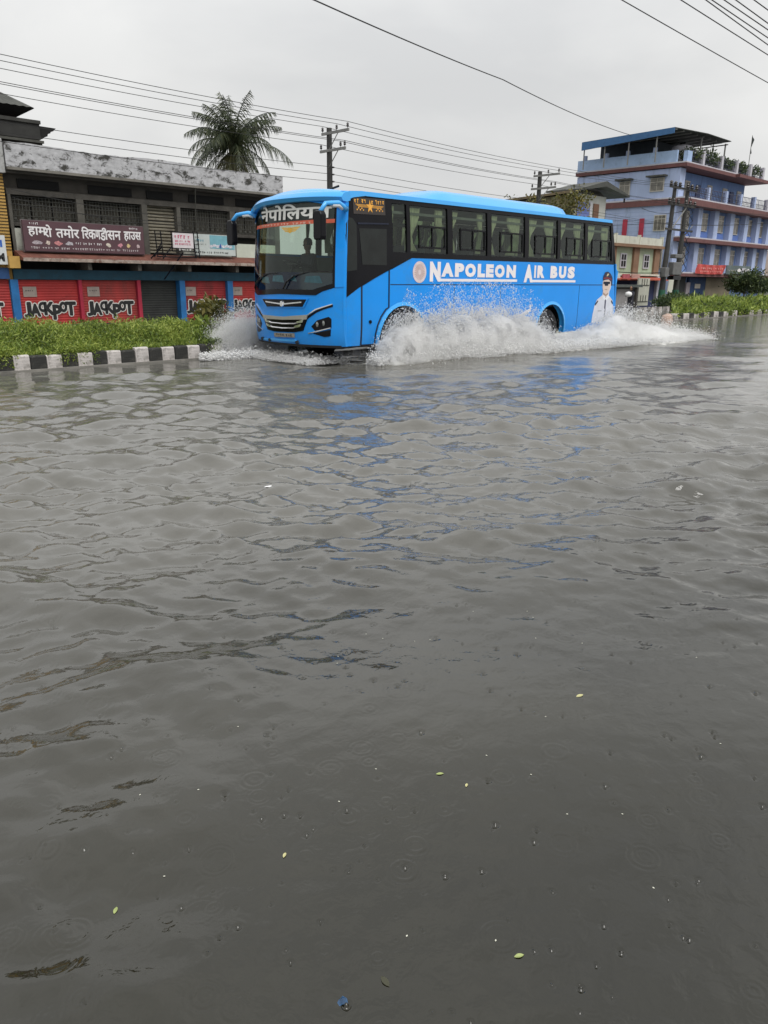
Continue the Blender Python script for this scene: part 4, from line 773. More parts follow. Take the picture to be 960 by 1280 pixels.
# signs on it
sg = root('shop_signboard', (12.5, 27.9, 3), 'long maroon shop signboard with large white Devanagari lettering above the awning', 'sign')
bd = MB().box(10.30, 14.66, 27.86, 27.93, 2.49, 3.46).build('board', pm('maroon sign sheet', (.085, .040, .048), .5, .15, 2), sg)
MB().box(10.27, 14.69, 27.94, 27.97, 2.46, 3.49).build('board_frame', pm('sign frame', (.12, .10, .10), .6), sg)
SG = PY(27.86); M_sw = pm('sign white', (.72, .70, .70), .5, .06, 8)
ITEMS = [('हाम', 10.46, 2.96, .60, .30, .03, 1), ('रो', 10.97, 2.96, .28, .385, .03, 1), ('तमोर', 11.40, 2.96, .80, .385, .03, 1), ('िर', 12.30, 2.96, .26, .385, .03, 1), ('क', 12.54, 2.96, .27, .30, .03, 1), ('ण', 12.80, 2.96, .17, .30, .03, 1), ('ड', 12.97, 2.93, .20, .33, .03, 1), ('ी', 13.06, 2.96, .20, .385, .03, 1), ('सन', 13.25, 2.96, .50, .30, .03, 1), ('हाउस', 13.88, 2.94, .66, .32, .03, 1)]
ITEMS = [q[:5] + (.0,) + q[6:] for q in ITEMS]; put_text(ITEMS, SG, 'sign_lettering', M_sw, bd, -.01, fat=.010)
scribble(10.5, 14.5, 2.56, 2.64, 46, SG, -.008, 3).build('sign_small_print', pm('dull sign print', (.5, .46, .46), .5), bd, fix=False, kind='stuff')
scribble(10.52, 10.85, 3.33, 3.41, 6, SG, -.008, 5).build('sign_small_print', M_sw, bd, fix=False); scribble(14.1, 14.45, 3.33, 3.41, 6, SG, -.008, 6).build('sign_small_print', M_sw, bd, fix=False)
scribble(12.05, 13.0, 2.74, 2.82, 13, SG, -.008, 8).build('sign_small_print', M_sw, bd, fix=False)
for i, (x, w, c) in enumerate(((10.52, .40, (.35, .30, .32)), (10.98, .22, (.5, .42, .36)), (11.26, .34, (.5, .2, .2)), (11.66, .36, (.38, .36, .38)), (13.14, .24, (.55, .5, .42)), (13.60, .22, (.5, .22, .26)), (13.92, .20, (.52, .40, .20)), (14.3, .20, (.45, .35, .35)))):
    rr = random.Random(i); mb = MB(); mb.add([SG(x + w * .5 + w * .5 * math.cos(k * .7) * rr.uniform(.5, 1), 2.77 + .09 * math.sin(k * .7) * rr.uniform(.5, 1), -.007) for k in range(9)], [tuple(range(9))]); mb.build('appliance_picture', pm('sign picture %d' % i, c, .5, .6, 22), bd, fix=False)
b2 = root('hanging_notice_board', (16.1, 27.4, 3), 'small white banner with crimson print in a black metal frame above the awning', 'sign')
MB().box(15.72, 16.60, 27.60, 27.62, 2.76, 3.30).build('banner_sheet', pm('white banner cloth', (.60, .55, .56), .7, .10, 5, bump=.3), b2)
P2 = PY(27.6); M_crp = pm('crimson print', (.50, .04, .12), .6, .2, 9)
for z, n, s_, h in ((3.10, 6, 1, .13), (2.97, 8, 2, .07), (2.86, 8, 3, .08)): scribble(15.80, 16.54, z, z + h, n, P2, -.008, 20 + s_).build('banner_print', M_crp, b2, fix=False)
scribble(15.95, 16.55, 2.66, 2.73, 5, P2, -.01, 30).build('banner_print', M_sw, b2, fix=False)
mb = MB()
for a, b in (((15.68, 27.63, 2.64), (15.68, 27.63, 3.34)), ((16.64, 27.63, 2.64), (16.64, 27.63, 3.34)), ((15.68, 27.63, 3.33), (16.64, 27.63, 3.33)), ((15.68, 27.63, 2.65), (16.64, 27.63, 2.65)), ((15.68, 27.63, 2.74), (16.64, 27.63, 2.74))): mb.bar(a, b, .022, n=4)
mb.build('frame', M_black, b2)
b3 = root('balcony_sign', (17.7, 27.9, 2.9), 'pale blue and white signboard on the balcony wall just left of the coach', 'sign')
b3b = MB().box(16.80, 18.70, 27.86, 27.92, 2.54, 3.32).build('board', pm('pale sign sheet', (.46, .50, .48), .5, .12, 2), b3); P3 = PY(27.86)
mb = MB(); mb.add([P3(*p, -.006) for p in ((17.50, 2.80), (18.66, 2.78), (18.66, 3.29), (17.50, 3.30))], [(0, 1, 2, 3)]); mb.build('sign_panel', pm('sky blue print', (.16, .36, .42), .5, .15, 3), b3b, fix=False)
mb = MB()
for k in range(7): mb.add([P3(17.55 + k * .15 + .10 * math.cos(a * 1.05), 2.88 + .06 * math.sin(a * 1.05) + .03 * (k % 2), -.009 - .0005 * k) for a in range(6)], [tuple(range(6))])
mb.build('sign_vehicles', pm('white vehicle print', (.50, .50, .54), .5, .5, 16), b3b, fix=False)
mb = MB(); mb.add([P3(*p, -.015) for p in ((17.92, 2.88), (17.99, 3.0), (18.03, 2.9), (18.0, 2.80))], [(0, 1, 2, 3)]); mb.build('sign_mark', pm('blue mark', (.02, .08, .3), .5), b3b, fix=False)
scribble(16.9, 17.35, 3.02, 3.14, 5, P3, -.008, 40).build('sign_small_print', pm('teal print', (.05, .25, .35), .5), b3b, fix=False); scribble(16.9, 17.4, 2.92, 2.97, 7, P3, -.008, 41).build('sign_small_print', M_grl, b3b, fix=False); scribble(16.84, 18.4, 2.60, 2.68, 17, P3, -.008, 42).build('sign_small_print', M_ltr, b3b, fix=False)
# metal ladder frames and stays on the awning
def ladder(x0, x1, y, z0, z1, n, label, lean=0):
    mb = root('metal_ladder', (x0, y, z0), label, 'ladder')
    for x in (x0, x1): MB().bar((x, y, z0), (x + lean, y + .1, z1), .022, n=4).build('rail', M_black, mb)
    for k in range(n): z = z0 + (z1 - z0) * (k + .5) / n; q = lean * (k + .5) / n; MB().bar((x0 + q, y, z), (x1 + q, y, z), .016, n=4).build('rung', M_black, mb)
ladder(16.68, 16.86, 27.62, 2.4, 3.4, 7, 'narrow black ladder between the crimson banner and the pale blue sign')
ladder(15.05, 15.28, 27.62, 2.45, 3.35, 4, 'short black ladder left of the small crimson printed banner')
st_ = root('sign_bracket', (15.1, 27.6, 2.3), 'tangle of black metal stays holding the small banner above the awning', 'bracket')
for a, b in (((14.80, 27.7, 2.35), (15.2, 27.5, 2.78)), ((15.25, 27.6, 2.35), (15.65, 27.6, 2.8)), ((15.0, 27.6, 2.42), (16.7, 27.6, 2.42)), ((15.0, 27.6, 2.55), (16.7, 27.55, 2.52)), ((15.3, 27.7, 1.6), (16.1, 27.55, 2.6)), ((14.9, 27.6, 2.40), (15.25, 27.6, 2.95))): MB().bar(a, b, .028, n=4).build('stay', M_black, st_)
# neighbour with the yellow wall, far left
yb = root('yellow_building', (8.5, 28, 0), 'yellow shop building cut by the left edge of the picture, with a dark blue beam', 'building')
M_yel = pm('yellow ochre plaster', (.46, .28, .075), .85, .15, 2, dirt=((.14, .09, .04), .6, .85, 3))
MB().box(5, 9.98, 28.2, 34, -.4, 4.88).build('wall', M_yel, yb)
for k in range(24): MB().box(5, 9.985, 28.185, 28.199, 2.5 + k * .1, 2.522 + k * .1).build('wall_groove', M_dark, yb)
MB().box(5, 10.0, 27.95, 34, 4.89, 5.92).build('parapet', pm('grey parapet', (.33, .33, .32), .9, .2, 2, dirt=((.06, .06, .05), .5, .65, 3)), yb)
MB().box(9.70, 10.04, 27.75, 28.18, 1.92, 2.30).build('corbel', M_yel, yb)
MB().box(5, 9.73, 28.0, 28.19, 1.57, 1.93).build('beam', pm('navy beam', (.01, .05, .15), .6, .2), yb)
s = shutter(7.3, 9.72, M_rsh, yb, 28.16); jackpot(7.62, 1.86, s, .30, 28.14)
ys = root('wall_sign', (9.2, 27.9, 2.5), 'white sign with blue and black lettering on the yellow wall, cut by the left edge', 'sign')
q = MB().box(7.9, 9.68, 27.86, 27.93, 2.03, 2.95).build('board', pm('white sign sheet', (.55, .57, .57), .5, .08), ys)
put_text([('CENTER', 8.0, 2.62, 1.5, .2, .03, 1)][:0] or [('M', 9.36, 2.13, .24, .26, .05, 1)], PY(27.86), 'sign_lettering', M_ltr, q, -.01); put_text([('I', 9.50, 2.58, .07, .22, .05, 1)], PY(27.86), 'sign_lettering', pm('blue print', (.02, .10, .4), .5), q, -.01)
# houses behind
hb = root('hip_roof_house', (11.5, 38, 0), 'pink house with dark corrugated hip roof behind the mouldy parapet', 'house')
M_tin = pm('dark corrugated roof', (.06, .062, .055), .7, .25, 2)
apex = (11.0, 38.6, 10.35); c4 = [(7.4, 36, 8.50), (14.4, 36, 8.50), (14.4, 41.2, 8.50), (7.4, 41.2, 8.50)]
mb = MB()
for i in range(4):
    a = Vector(c4[i]); b = Vector(c4[(i + 1) % 4]); ap = Vector(apex); n = 44; nn = (b - a).cross(ap - a).normalized(); nn *= (1 if nn.z > 0 else -1)
    k = len(mb.v)
    for j in range(n + 1):
        t = j / n; o = nn * (.03 if j % 2 else 0); mb.v.append(tuple(a.lerp(b, t) + o)); mb.v.append(tuple(a.lerp(b, t).lerp(ap, .985) + o))
    mb.f += [(k + 2 * j, k + 2 * j + 2, k + 2 * j + 3, k + 2 * j + 1) for j in range(n)]
mb.build('roof', M_tin, hb, fix=False)
mb = MB(); mb.add([(7.4, 36, 8.49), (14.4, 36, 8.49), (14.4, 41.2, 8.49), (7.4, 41.2, 8.49), (8, 36.7, 8.16), (13.85, 36.7, 8.16), (13.85, 40.6, 8.16), (8, 40.6, 8.16)], [(0, 1, 5, 4), (1, 2, 6, 5), (2, 3, 7, 6), (3, 0, 4, 7)]); mb.build('eave', M_dark, hb, fix=False)
MB().box(8, 13.8, 36.72, 40.6, 7.9, 8.3).build('wall', pm('salmon plaster', (.44, .20, .14), .85, .12, 2), hb)
for x in (9.3, 11.2, 13.0): MB().box(x, x + .5, 36.66, 36.71, 7.95, 8.15).build('window', M_dark, hb)
MB().box(7, 14.50, 35.95, 41.5, 7.28, 7.88).build('balcony_parapet', pm('black plaster', (.028, .028, .026), .9, .3), hb); MB().box(7, 14.54, 35.88, 36.2, 7.885, 8.02).build('parapet_ledge', pm('black ledge', (.04, .04, .036), .9, .3), hb)
MB().box(7, 14.6, 36.1, 41.5, 4, 7.27).build('wall', M_dconc, hb)
MB().box(7, 14.62, 35.93, 36.09, 7.15, 7.25).build('string_course', M_grl, hb); MB().box(12.9, 13.5, 36.0, 36.09, 6.5, 7.1).build('window', M_dark, hb)
mb = MB(); pl = [(14.51, 7.83), (15.22, 7.82), (15.1, 7.70), (15.0, 7.70), (14.96, 7.60), (14.86, 7.58), (14.82, 7.46), (14.72, 7.45), (14.63, 7.35), (14.51, 7.34)]; mb.prism(pl, 'y', 36.0, 37.4); mb.build('side_canopy', M_dark, hb)
# boundary wall and plain rear buildings hidden behind the coach
bw = MB().box(21.4, 41.5, 28.3, 28.5, -.4, 2.3).build('boundary_wall', M_dado); tag(bw, 'plain blotched boundary wall behind the coach, between the two building rows', 'wall')
# ---------------------------------------------------------------- palm
def frond(base, az, el, L_, droop, m, par, dens=34, wl=.46, name='frond'):
    P = []; p = Vector(base); e_ = el; n = 16; rr = random.Random(int(az * 1000 + el * 77)); bend = rr.uniform(-.25, .25)
    for i in range(n): P.append(p.copy()); d = Vector((math.cos(az + bend * i / n) * math.cos(e_), math.sin(az + bend * i / n) * math.cos(e_), math.sin(e_))); p = p + d * (L_ / n); e_ -= droop / n * (.6 + 1.0 * i / n)
    V = []; F = []
    for j in range(dens):
        t = .10 + .90 * j / dens; f = t * (n - 1); i = min(int(f), n - 2); q = P[i].lerp(P[i + 1], f - i); d = (P[i + 1] - P[i]).normalized(); s0 = d.cross(Z_); s0 = s0.normalized() if s0.length > .1 else Vector((1, 0, 0)); ll = wl * L_ / 3 * (math.sin(math.pi * min(1, .14 + t * .86)) ** .55 + .12) * rr.uniform(.8, 1.15)
        for s_ in (-1, 1):
            dr = rr.uniform(.3, 1.7); dd = (s0 * s_ * .85 + d * .65 - Z_ * dr).normalized(); tip = q + dd * ll - Z_ * ll * .2; mid = q + dd * ll * .5; w = d * .017; k = len(V)
            V += [q - w, q + w, mid + w * 1.1, tip, mid - w * 1.1]; F += [(k, k + 1, k + 2, k + 4), (k + 4, k + 2, k + 3)]
    mb = MB(); mb.add(V, F); mb.tube(P, [.03 * (1 - .8 * i / n) + .004 for i in range(n)], 4); return mb.build(name, m, par, fix=False)
pt = root('palm_tree', (24.3, 36, 0), 'tall coconut palm with arching fronds rising behind the white parapet', 'tree')
MB().tube([(24.5, 36.2, -.4), (24.42, 36.1, 3), (24.35, 36, 6), (24.3, 36, 8.0)], [.20, .16, .14, .17], 10).build('trunk', M_bark, pt, 'a')
cb = (24.3, 36, 8.2); cen = [(105, 84, 3.1, .45), (75, 70, 3.0, .8), (-75, 78, 2.9, .7), (150, 62, 2.9, 1.1), (215, 58, 3.0, 1.2), (-20, 55, 2.9, 1.0), (-38, 42, 3.2, .9), (250, 50, 2.9, 1.3), (40, 52, 2.9, 1.3), (175, 42, 3.0, 1.4), (-60, 30, 2.9, 1.5), (140, 28, 3.0, 1.6), (200, 24, 2.7, 1.7), (-42, 14, 3.4, 1.2), (120, 8, 3.1, 1.3), (90, 30, 2.8, 1.5), (-100, 35, 2.8, 1.5), (-140, 30, 2.8, 1.6), (135, -8, 3.1, 1.2), (150, -28, 2.8, .8), (-30, -6, 2.9, 1.5), (-48, -28, 2.6, 1.0), (30, 10, 2.8, 1.5), (60, -15, 2.6, 1.2), (-80, 0, 2.6, 1.6), (-115, 5, 2.6, 1.6)]
for a, e_, l_, d_ in cen + [(20, 64, 2.9, 1.2), (165, 10, 2.9, 1.5), (-70, 55, 3.0, 1.3), (100, 60, 3.0, 1.0), (60, 78, 3.0, .6), (-130, 70, 2.9, .9), (185, 66, 2.9, 1.0), (-50, 60, 2.9, 1.1), (128, 45, 2.9, 1.4)]: frond(cb, R(a), R(e_), l_ * random.uniform(.92, 1.1), d_ * 1.12, M_palm, pt, 42, .60)
for k in range(26): a = k * 13.85; frond((24.3, 36, 8.0), R(a), R(random.uniform(-48, -28)), random.uniform(1.7, 2.3), .75, M_palmdry, pt, 26, .5, 'old_frond')
MB().tube([(24.3, 36, 7.6), (24.3, 36, 8.3), (24.3, 36, 9.2)], [.22, .26, .05], 9).build('crown_shaft', M_palmdry, pt, 'a')
# ---------------------------------------------------------------- power poles and wires
M_pole = pm('weathered steel pole', (.035, .034, .032), .7, .3, 3); M_arm = pm('galvanised steel', (.24, .24, .23), .55, .2, 4, metal=.4); M_ins = pm('dark insulator', (.02, .016, .016), .3, .2); M_wire = pm('black cable', (.015, .015, .015), .7)
def utility_pole(x, y, ztop, label):
    p = root('power_pole', (x, y, 0), label, 'pole', 'power poles behind the median')
    MB().bar((x, y, -.5), (x, y, ztop), .15, .11, 10).build('shaft', M_pole, p, 'a')
    for z, y0, y1, ins in ((ztop - .22, y - 1.35, y + .30, (.25, -.62, -1.28)), (ztop - .86, y - 1.15, y + .42, (.36, -.85, -1.10))):
        a_ = MB().box(x - .17, x - .11, y0, y1, z - .05, z + .05).build('crossarm', M_arm, p)
        for d in ins: mb = MB(); mb.bar((x - .14, y + d, z + .05), (x - .14, y + d, z + .12), .012); mb.lathe([(0, .10), (.035, .10), (.055, .14), (.035, .17), (.05, .20), (.03, .25), (0, .26)], (x - .14, y + d, z), 'z', 10); mb.build('insulator', M_ins, a_)
        MB().bar((x - .14, y - .70, z - .04), (x - .10, y - .08, z - .62), .018, n=4).build('brace', M_arm, p)
    for k in range(3): MB().lathe([(0, -.03), (.04, -.03), (.055, 0), (.04, .03), (0, .03)], (x + .06, y - .16, ztop - 1.47 - .27 * k), 'z', 8).build('spool_insulator', M_ins, p)
    return p
utility_pole(22.15, 25.9, 7.52, 'grey power pole with two crossarms between the palm and the coach roof')
utility_pole(37.0, 25.9, 7.30, 'power pole with two crossarms above the rear of the coach roof')
utility_pole(7.0, 25.9, 7.52, 'power pole standing just outside the left edge of the picture') if False else None
def wire(label, pts, sag=.1, r=.011, group=None):
    P = []
    for a, b in zip(pts[:-1], pts[1:]):
        a = Vector(a); b = Vector(b); n = max(4, int((b - a).length / 1.6)); s_ = sag * ((b - a).length / 15) ** 2
        for i in range(n): t = i / n; P.append(a.lerp(b, t) - Z_ * s_ * 4 * t * (1 - t))
    P.append(Vector(pts[-1])); o = MB().tube(P, r, 4).build('overhead_wire', M_wire); tag(o, label, 'wire', group); return o
nm = ['topmost', 'second highest', 'third highest', 'fourth highest', 'fifth highest', 'sixth highest', 'seventh highest', 'eighth highest', 'lowest']
rows = [(-1.28, 7.59), (-.62, 7.59), (.25, 7.59), (-1.10, 6.93), (-.85, 6.93), (.36, 6.93), (-.2, 6.05), (-.2, 5.78), (-.2, 5.51)]
for k, (dy, z) in enumerate(rows):
    wire('thin black wire, %s of the nine strung along the two power poles' % nm[k], [(-8, 25.9 + dy, z + .02), (7, 25.9 + dy, z + .02), (22.0, 25.9 + dy, z), (36.9, 25.9 + dy, z - .22), (49.5, 24.6 + dy * .5, (7.55 if k < 3 else 6.6 if k < 6 else 5.4) - .02 * k), (70, 24.3 + dy * .5, 7.2 - .3 * (k // 3))], .10, .011, 'wires along the power poles')
wire('long black cable crossing the sky down to the blue building roof', [(4, 15.0, 8.1), (15.47, 18.65, 9.0), (29.9, 23.2, 10.12), (57.2, 31.9, 12.2)], .05, .02, 'cables crossing the upper right sky')
ord_ = ['lowest', 'second lowest', 'third lowest', 'fourth lowest', 'fifth lowest', 'sixth lowest', 'topmost']
for k, (a, b) in enumerate((((19.89, 11.75, 8.5), (29.28, 11.51, 8.1)), ((20.92, 10.68, 8.5), (25.87, 10.29, 8.1)), ((21.36, 10.23, 8.5), (24.85, 9.92, 8.1)), ((21.47, 10.12, 8.5), (24.2, 9.68, 8.1)), ((21.68, 9.9, 8.5), (23.48, 9.42, 8.1)), ((21.89, 9.69, 8.5), (22.9, 9.22, 8.1)), ((22.2, 9.36, 8.5), (23.4, 9.14, 8.3)))):
    a = Vector(a); b = Vector(b); d = b - a; t1 = 1.0 / abs(d.x / 10.)
    wire('black overhead cable, %s in the bundle crossing the upper right corner' % ord_[k], [a - d / d.length * 6, a, b, b + d / d.length * 6], .02, .013, 'cables in the upper right corner')
# ---------------------------------------------------------------- right: the blue building
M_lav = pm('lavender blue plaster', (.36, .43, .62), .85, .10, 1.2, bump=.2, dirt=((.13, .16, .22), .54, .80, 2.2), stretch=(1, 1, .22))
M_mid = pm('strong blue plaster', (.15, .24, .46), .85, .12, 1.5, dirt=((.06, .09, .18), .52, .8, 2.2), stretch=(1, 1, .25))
M_brn = pm('brick red slab edge', (.14, .060, .058), .8, .25, 2, dirt=((.10, .04, .04), .5, .8, 2))
M_slw = pm('pale slab top', (.45, .44, .48), .85, .12, 2)
M_wfr = pm('cream window frame', (.46, .43, .38), .7, .12, 4)
M_wpn = pm('dull window pane', (.16, .15, .13), .25, .5, 2.2)
M_rail = pm('dark iron railing', (.05, .05, .09), .6, .2)
bb = root('blue_building', (67, 32, 0), 'four storey blue and lavender building with red slab edges and a tin roof canopy', 'building')
X0, X1, XT = 57.7, 76.6, 71.6
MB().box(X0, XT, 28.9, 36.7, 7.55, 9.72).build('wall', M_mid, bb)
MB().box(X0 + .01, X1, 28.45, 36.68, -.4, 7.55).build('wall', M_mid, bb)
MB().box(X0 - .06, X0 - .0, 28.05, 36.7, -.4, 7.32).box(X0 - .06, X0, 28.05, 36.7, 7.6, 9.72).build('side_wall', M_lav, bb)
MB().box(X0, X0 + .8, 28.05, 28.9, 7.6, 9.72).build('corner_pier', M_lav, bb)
def slab(x0, x1, y0, y1, z, t, jog=None):
    MB().box(x0, x1, y0, y1, z - t, z).build('slab_edge', M_brn, bb); MB().box(x0 - .01, x1, y0 + .05, y1, z + .003, z + .10).build('floor_slab', M_slw, bb)
slab(57.5, 72.4, 27.55, 36.8, 10.02, .24); slab(57.5, 77.2, 27.3, 36.8, 7.62, .42); slab(57.7, 77.2, 27.45, 36.5, 4.92, .27); slab(57.7, 77.2, 27.3, 36.5, 2.36, .22)
MB().box(66.2, 72.4, 27.2, 27.545, 9.78, 10.02).build('slab_edge', M_brn, bb)
# side windows with hoods
def win(x, y0, y1, z0, z1, n=2, hood=True, par=bb, grille=True):
    w = MB().box(x - .075, x - .02, y0, y1, z0, z1).build('window', M_wfr, par)
    k = (y1 - y0 - .08) / n
    for i in range(n): MB().box(x - .085, x - .076, y0 + .06 + k * i, y0 + .02 + k * (i + 1), z0 + .07, z1 - .32).build('pane', M_wpn, w); MB().box(x - .085, x - .076, y0 + .06 + k * i, y0 + .02 + k * (i + 1), z1 - .27, z1 - .06).build('pane', M_wpn, w)
    if hood: MB().prism([(y0 - .2, z1 + .05), (y1 + .2, z1 + .05), (y1 + .2, z1 + .16), (y0 - .2, z1 + .16)], 'x', x - .5, x).build('hood', M_grl, par)
win(X0 - .06, 31.95, 32.85, 8.05, 9.1); win(X0 - .06, 29.2, 30.3, 8.2, 9.15); win(X0 - .06, 28.75, 29.7, 5.4, 6.55, 3, False); win(X0 - .06, 28.75, 29.7, 2.7, 4.2, 2, False)
for y in (30.5, 31.9): MB().box(X0 - .16, X0 - .061, y, y + .36, 4.9, 6.35).build('red_pilaster', pm('red pilaster', (.38, .03, .06), .7, .15, 3), bb)
MB().box(X0 - .07, X0 - .061, 28.1, 36.6, 5.95, 5.97).box(X0 - .07, X0 - .061, 33.9, 33.92, 4.9, 7.2).build('wall_seam', M_grl, bb, kind='stuff')
mb = MB()
for k in range(16): mb.box(X0 - .066, X0 - .0605, 28.06, 36.69, 2.9 + k * .28, 2.912 + k * .28)
mb.build('plaster_line', pm('plaster line', (.20, .26, .46), .9), bb, kind='stuff')
# front: columns, windows, wall panels on two storeys
cx4 = [58.1, 61.7, 64.75, 67.85, 70.85, 73.5, 76.0]
for z0, z1 in ((4.95, 7.2), (2.4, 4.65)):
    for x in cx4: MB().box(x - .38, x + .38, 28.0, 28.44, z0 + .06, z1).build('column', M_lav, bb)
    for k in range(6):
        xa = cx4[k] + .55; xb = cx4[k + 1] - .55; xc = (xa + xb) / 2; w = min(.66, (xb - xa) / 2); M_mid_ = M_mid
        wz0, wz1 = (5.62, 6.95) if z0 > 4 else (3.05, 4.35)
        wd = MB().box(xc - w, xc + w, 28.34, 28.44, wz0, wz1).build('window', M_wfr, bb)
        for i in range(3): MB().box(xc - w + .06 + i * w * .66, xc - w + i * w * .66 + w * .60, 28.32, 28.339, wz0 + .08, wz1 - .42).build('pane', M_wpn, wd); MB().box(xc - w + .06 + i * w * .66, xc - w + i * w * .66 + w * .60, 28.32, 28.339, wz1 - .34, wz1 - .08).build('pane', M_wpn, wd)
        MB().box(xc - w - .1, xc + w + .1, 28.30, 28.44, z0 + .08, wz0 - .08).build('spandrel', pm('royal blue spandrel', (.09, .16, .42), .8, .1, 2) if z0 > 4 else M_mid, bb)
for a in (59.4, 60.7, 64.7, 67.6, 70.5):
    w = MB().box(a - .42, a + .42, 28.84, 28.94, 7.95, 9.15).build('window', M_wfr, bb)
    for i in range(2): MB().box(a - .34 + i * .36, a - .04 + i * .36, 28.82, 28.839, 8.05, 8.72).build('pane', M_wpn, w); MB().box(a - .34 + i * .36, a - .04 + i * .36, 28.82, 28.839, 8.80, 9.06).build('pane', M_wpn, w)
for a in (62.6, 69.0): MB().box(a - .35, a + .35, 28.80, 28.93, 7.7, 9.0).build('door', pm('navy door', (.02, .04, .12), .6, .2), bb)
def railing(x0, x1, y, z0, z1, posts, par, pm_=M_lav, step=.28):
    mb = MB()
    for z in (z0 + .12, (z0 + z1) / 2, z1 - .04): mb.box(x0, x1, y - .02, y + .02, z, z + .035)
    x = x0
    while x < x1: mb.box(x, x + .03, y - .012, y + .012, z0, z1 - .04); x += step
    mb.build('railing', M_rail, par, kind='stuff')
    for p in posts: MB().box(p - .16, p + .16, y - .16, y + .16, z0, z1 + .12).build('railing_post', pm_, par)
railing(58.6, 72.2, 27.75, 7.73, 8.55, (61.9, 65.2, 68.1, 71.0), bb); railing(72.2, 80, 27.75, 7.73, 8.55, (73.9, 76.4, 79), bb, M_slw)
railing(58.4, 72.2, 27.8, 10.13, 10.95, (60.4, 63.7, 66.6, 69.4, 72.1), bb, M_slw)
MB().box(57.55, 57.75, 28.4, 36.7, 10.13, 10.92).box(57.76, 58.5, 27.7, 28.0, 10.13, 10.85).build('terrace_parapet', pm('pale blue parapet', (.34, .46, .66), .85, .1, 1.5, dirt=((.2, .27, .35), .55, .8, 2)), bb)
for y in (36.1, 34.2, 32.4, 30.2): MB().bar((57.65, y, 10.92), (57.65, y, 11.25), .16, n=10).build('parapet_post', M_lav, bb)
# canopy
M_tinb = pm('blue tin sheet', (.035, .12, .27), .6, .2, 2, dirt=((.02, .05, .12), .5, .9, 2)); M_und = pm('dark roof underside', (.035, .04, .035), .9, .3)
cn = MB(); A_ = [(56.4, 28.2, 12.20), (60.5, 27.6, 12.22), (65.6, 28.0, 12.35), (65.6, 35.7, 12.15), (56.4, 35.7, 12.02)]
cn.add(A_ + [(p[0], p[1], p[2] + .05) for p in A_], [(0, 1, 2, 3, 4), (9, 8, 7, 6, 5)] + [(i, (i + 1) % 5, 5 + (i + 1) % 5, 5 + i) for i in range(5)]); cn.build('canopy_roof', M_und, bb)
MB().prism([(28.2, 11.86), (28.2, 12.24), (35.7, 12.04), (35.7, 11.46)], 'x', 56.33, 56.39).build('canopy_fascia', M_tinb, bb)
for y in (35.6, 33.8, 31.8, 29.6): MB().bar((56.6, y, 10.1), (56.6, y, 11.95), .05, n=6).build('canopy_post', M_arm, bb)
for x in (61, 65.3): MB().bar((x, 28.3, 10.1), (x, 28.3, 12.2), .06, n=6).build('canopy_post', M_arm, bb)
MB().box(59.0, 63.5, 31.0, 35.6, 10.1, 12.0).build('stair_room', pm('dark stair room', (.04, .05, .06), .9, .2), bb)
for k in range(9): MB().bar((56.5 + k * 1.1, 28.1, 12.12), (56.5 + k * 1.1, 35.7, 11.98), .05, n=4).build('purlin', M_arm, bb)
# ground floor shopfronts
for a, b, m in ((57.8, 60.9, pm('charcoal shutter', (.03, .033, .035), .8, .2)), (61.6, 64.6, pm('navy shutter', (.02, .05, .13), .7, .25, 2)), (64.65, 69.6, pm('beige wall', (.26, .22, .16), .85, .15, 1.5))): MB().box(a, b, 28.2, 28.44, -.4, 2.1).build('shopfront', m, bb)
MB().box(60.92, 61.58, 28.1, 28.44, -.4, 1.7).build('shop_pier', pm('greyish pier', (.30, .27, .29), .85, .15), bb)
mb = MB().box(62.6, 63.6, 28.17, 28.195, 1.25, 1.6).build('shop_notice', M_wfr, bb)
MB().box(57.7, 76, 27.9, 28.44, 2.105, 2.135).build('ceiling_band', M_dgrey, bb)
tk = root('water_tank', (61.2, 29.0, 10.2), 'white rooftop water tank under the tin canopy of the blue building', 'tank'); MB().lathe([(0, 10.12), (.75, 10.12), (.78, 10.4), (.78, 11.3), (.70, 11.5), (.3, 11.65), (0, 11.66)], (60.1, 29.3, 0), 'z', 20).build('shell', M_slw, tk, 'a'); MB().lathe([(0, 11.78), (.2, 11.78), (.22, 11.66)], (60.1, 29.3, 0), 'z', 12).build('lid', M_black, tk)
an = root('tv_aerial', (63.3, 28.6, 10.1), 'thin television aerial on the roof terrace of the blue building', 'aerial'); MB().bar((63.6, 28.5, 10.1), (63.6, 28.5, 12.2), .03, n=5).build('mast', M_grl, an)
for k, z in enumerate((11.9, 11.4)): MB().bar((62.4 + k * .5, 28.2, z - .15), (64.9 + k * .3, 28.8, z + .1), .025, n=4).build('boom', M_grl, an)
fl = root('rooftop_flag', (69.1, 28.2, 10.9), 'small dark flag on a thin staff at the end of the roof terrace', 'flag'); MB().bar((69.05, 27.8, 10.9), (69.05, 27.8, 13.2), .025, n=5).build('staff', M_grl, fl)
mb = MB(); mb.add([(69.05, 27.8, 13.15), (69.3, 27.7, 12.9), (69.2, 27.85, 12.3), (69.35, 27.8, 11.9), (69.0, 27.75, 11.8), (69.05, 27.8, 12.3)], [(0, 1, 2, 5), (2, 3, 4, 5)]); mb.build('cloth', pm('dark flag cloth', (.04, .05, .05), .9), fl, fix=False)
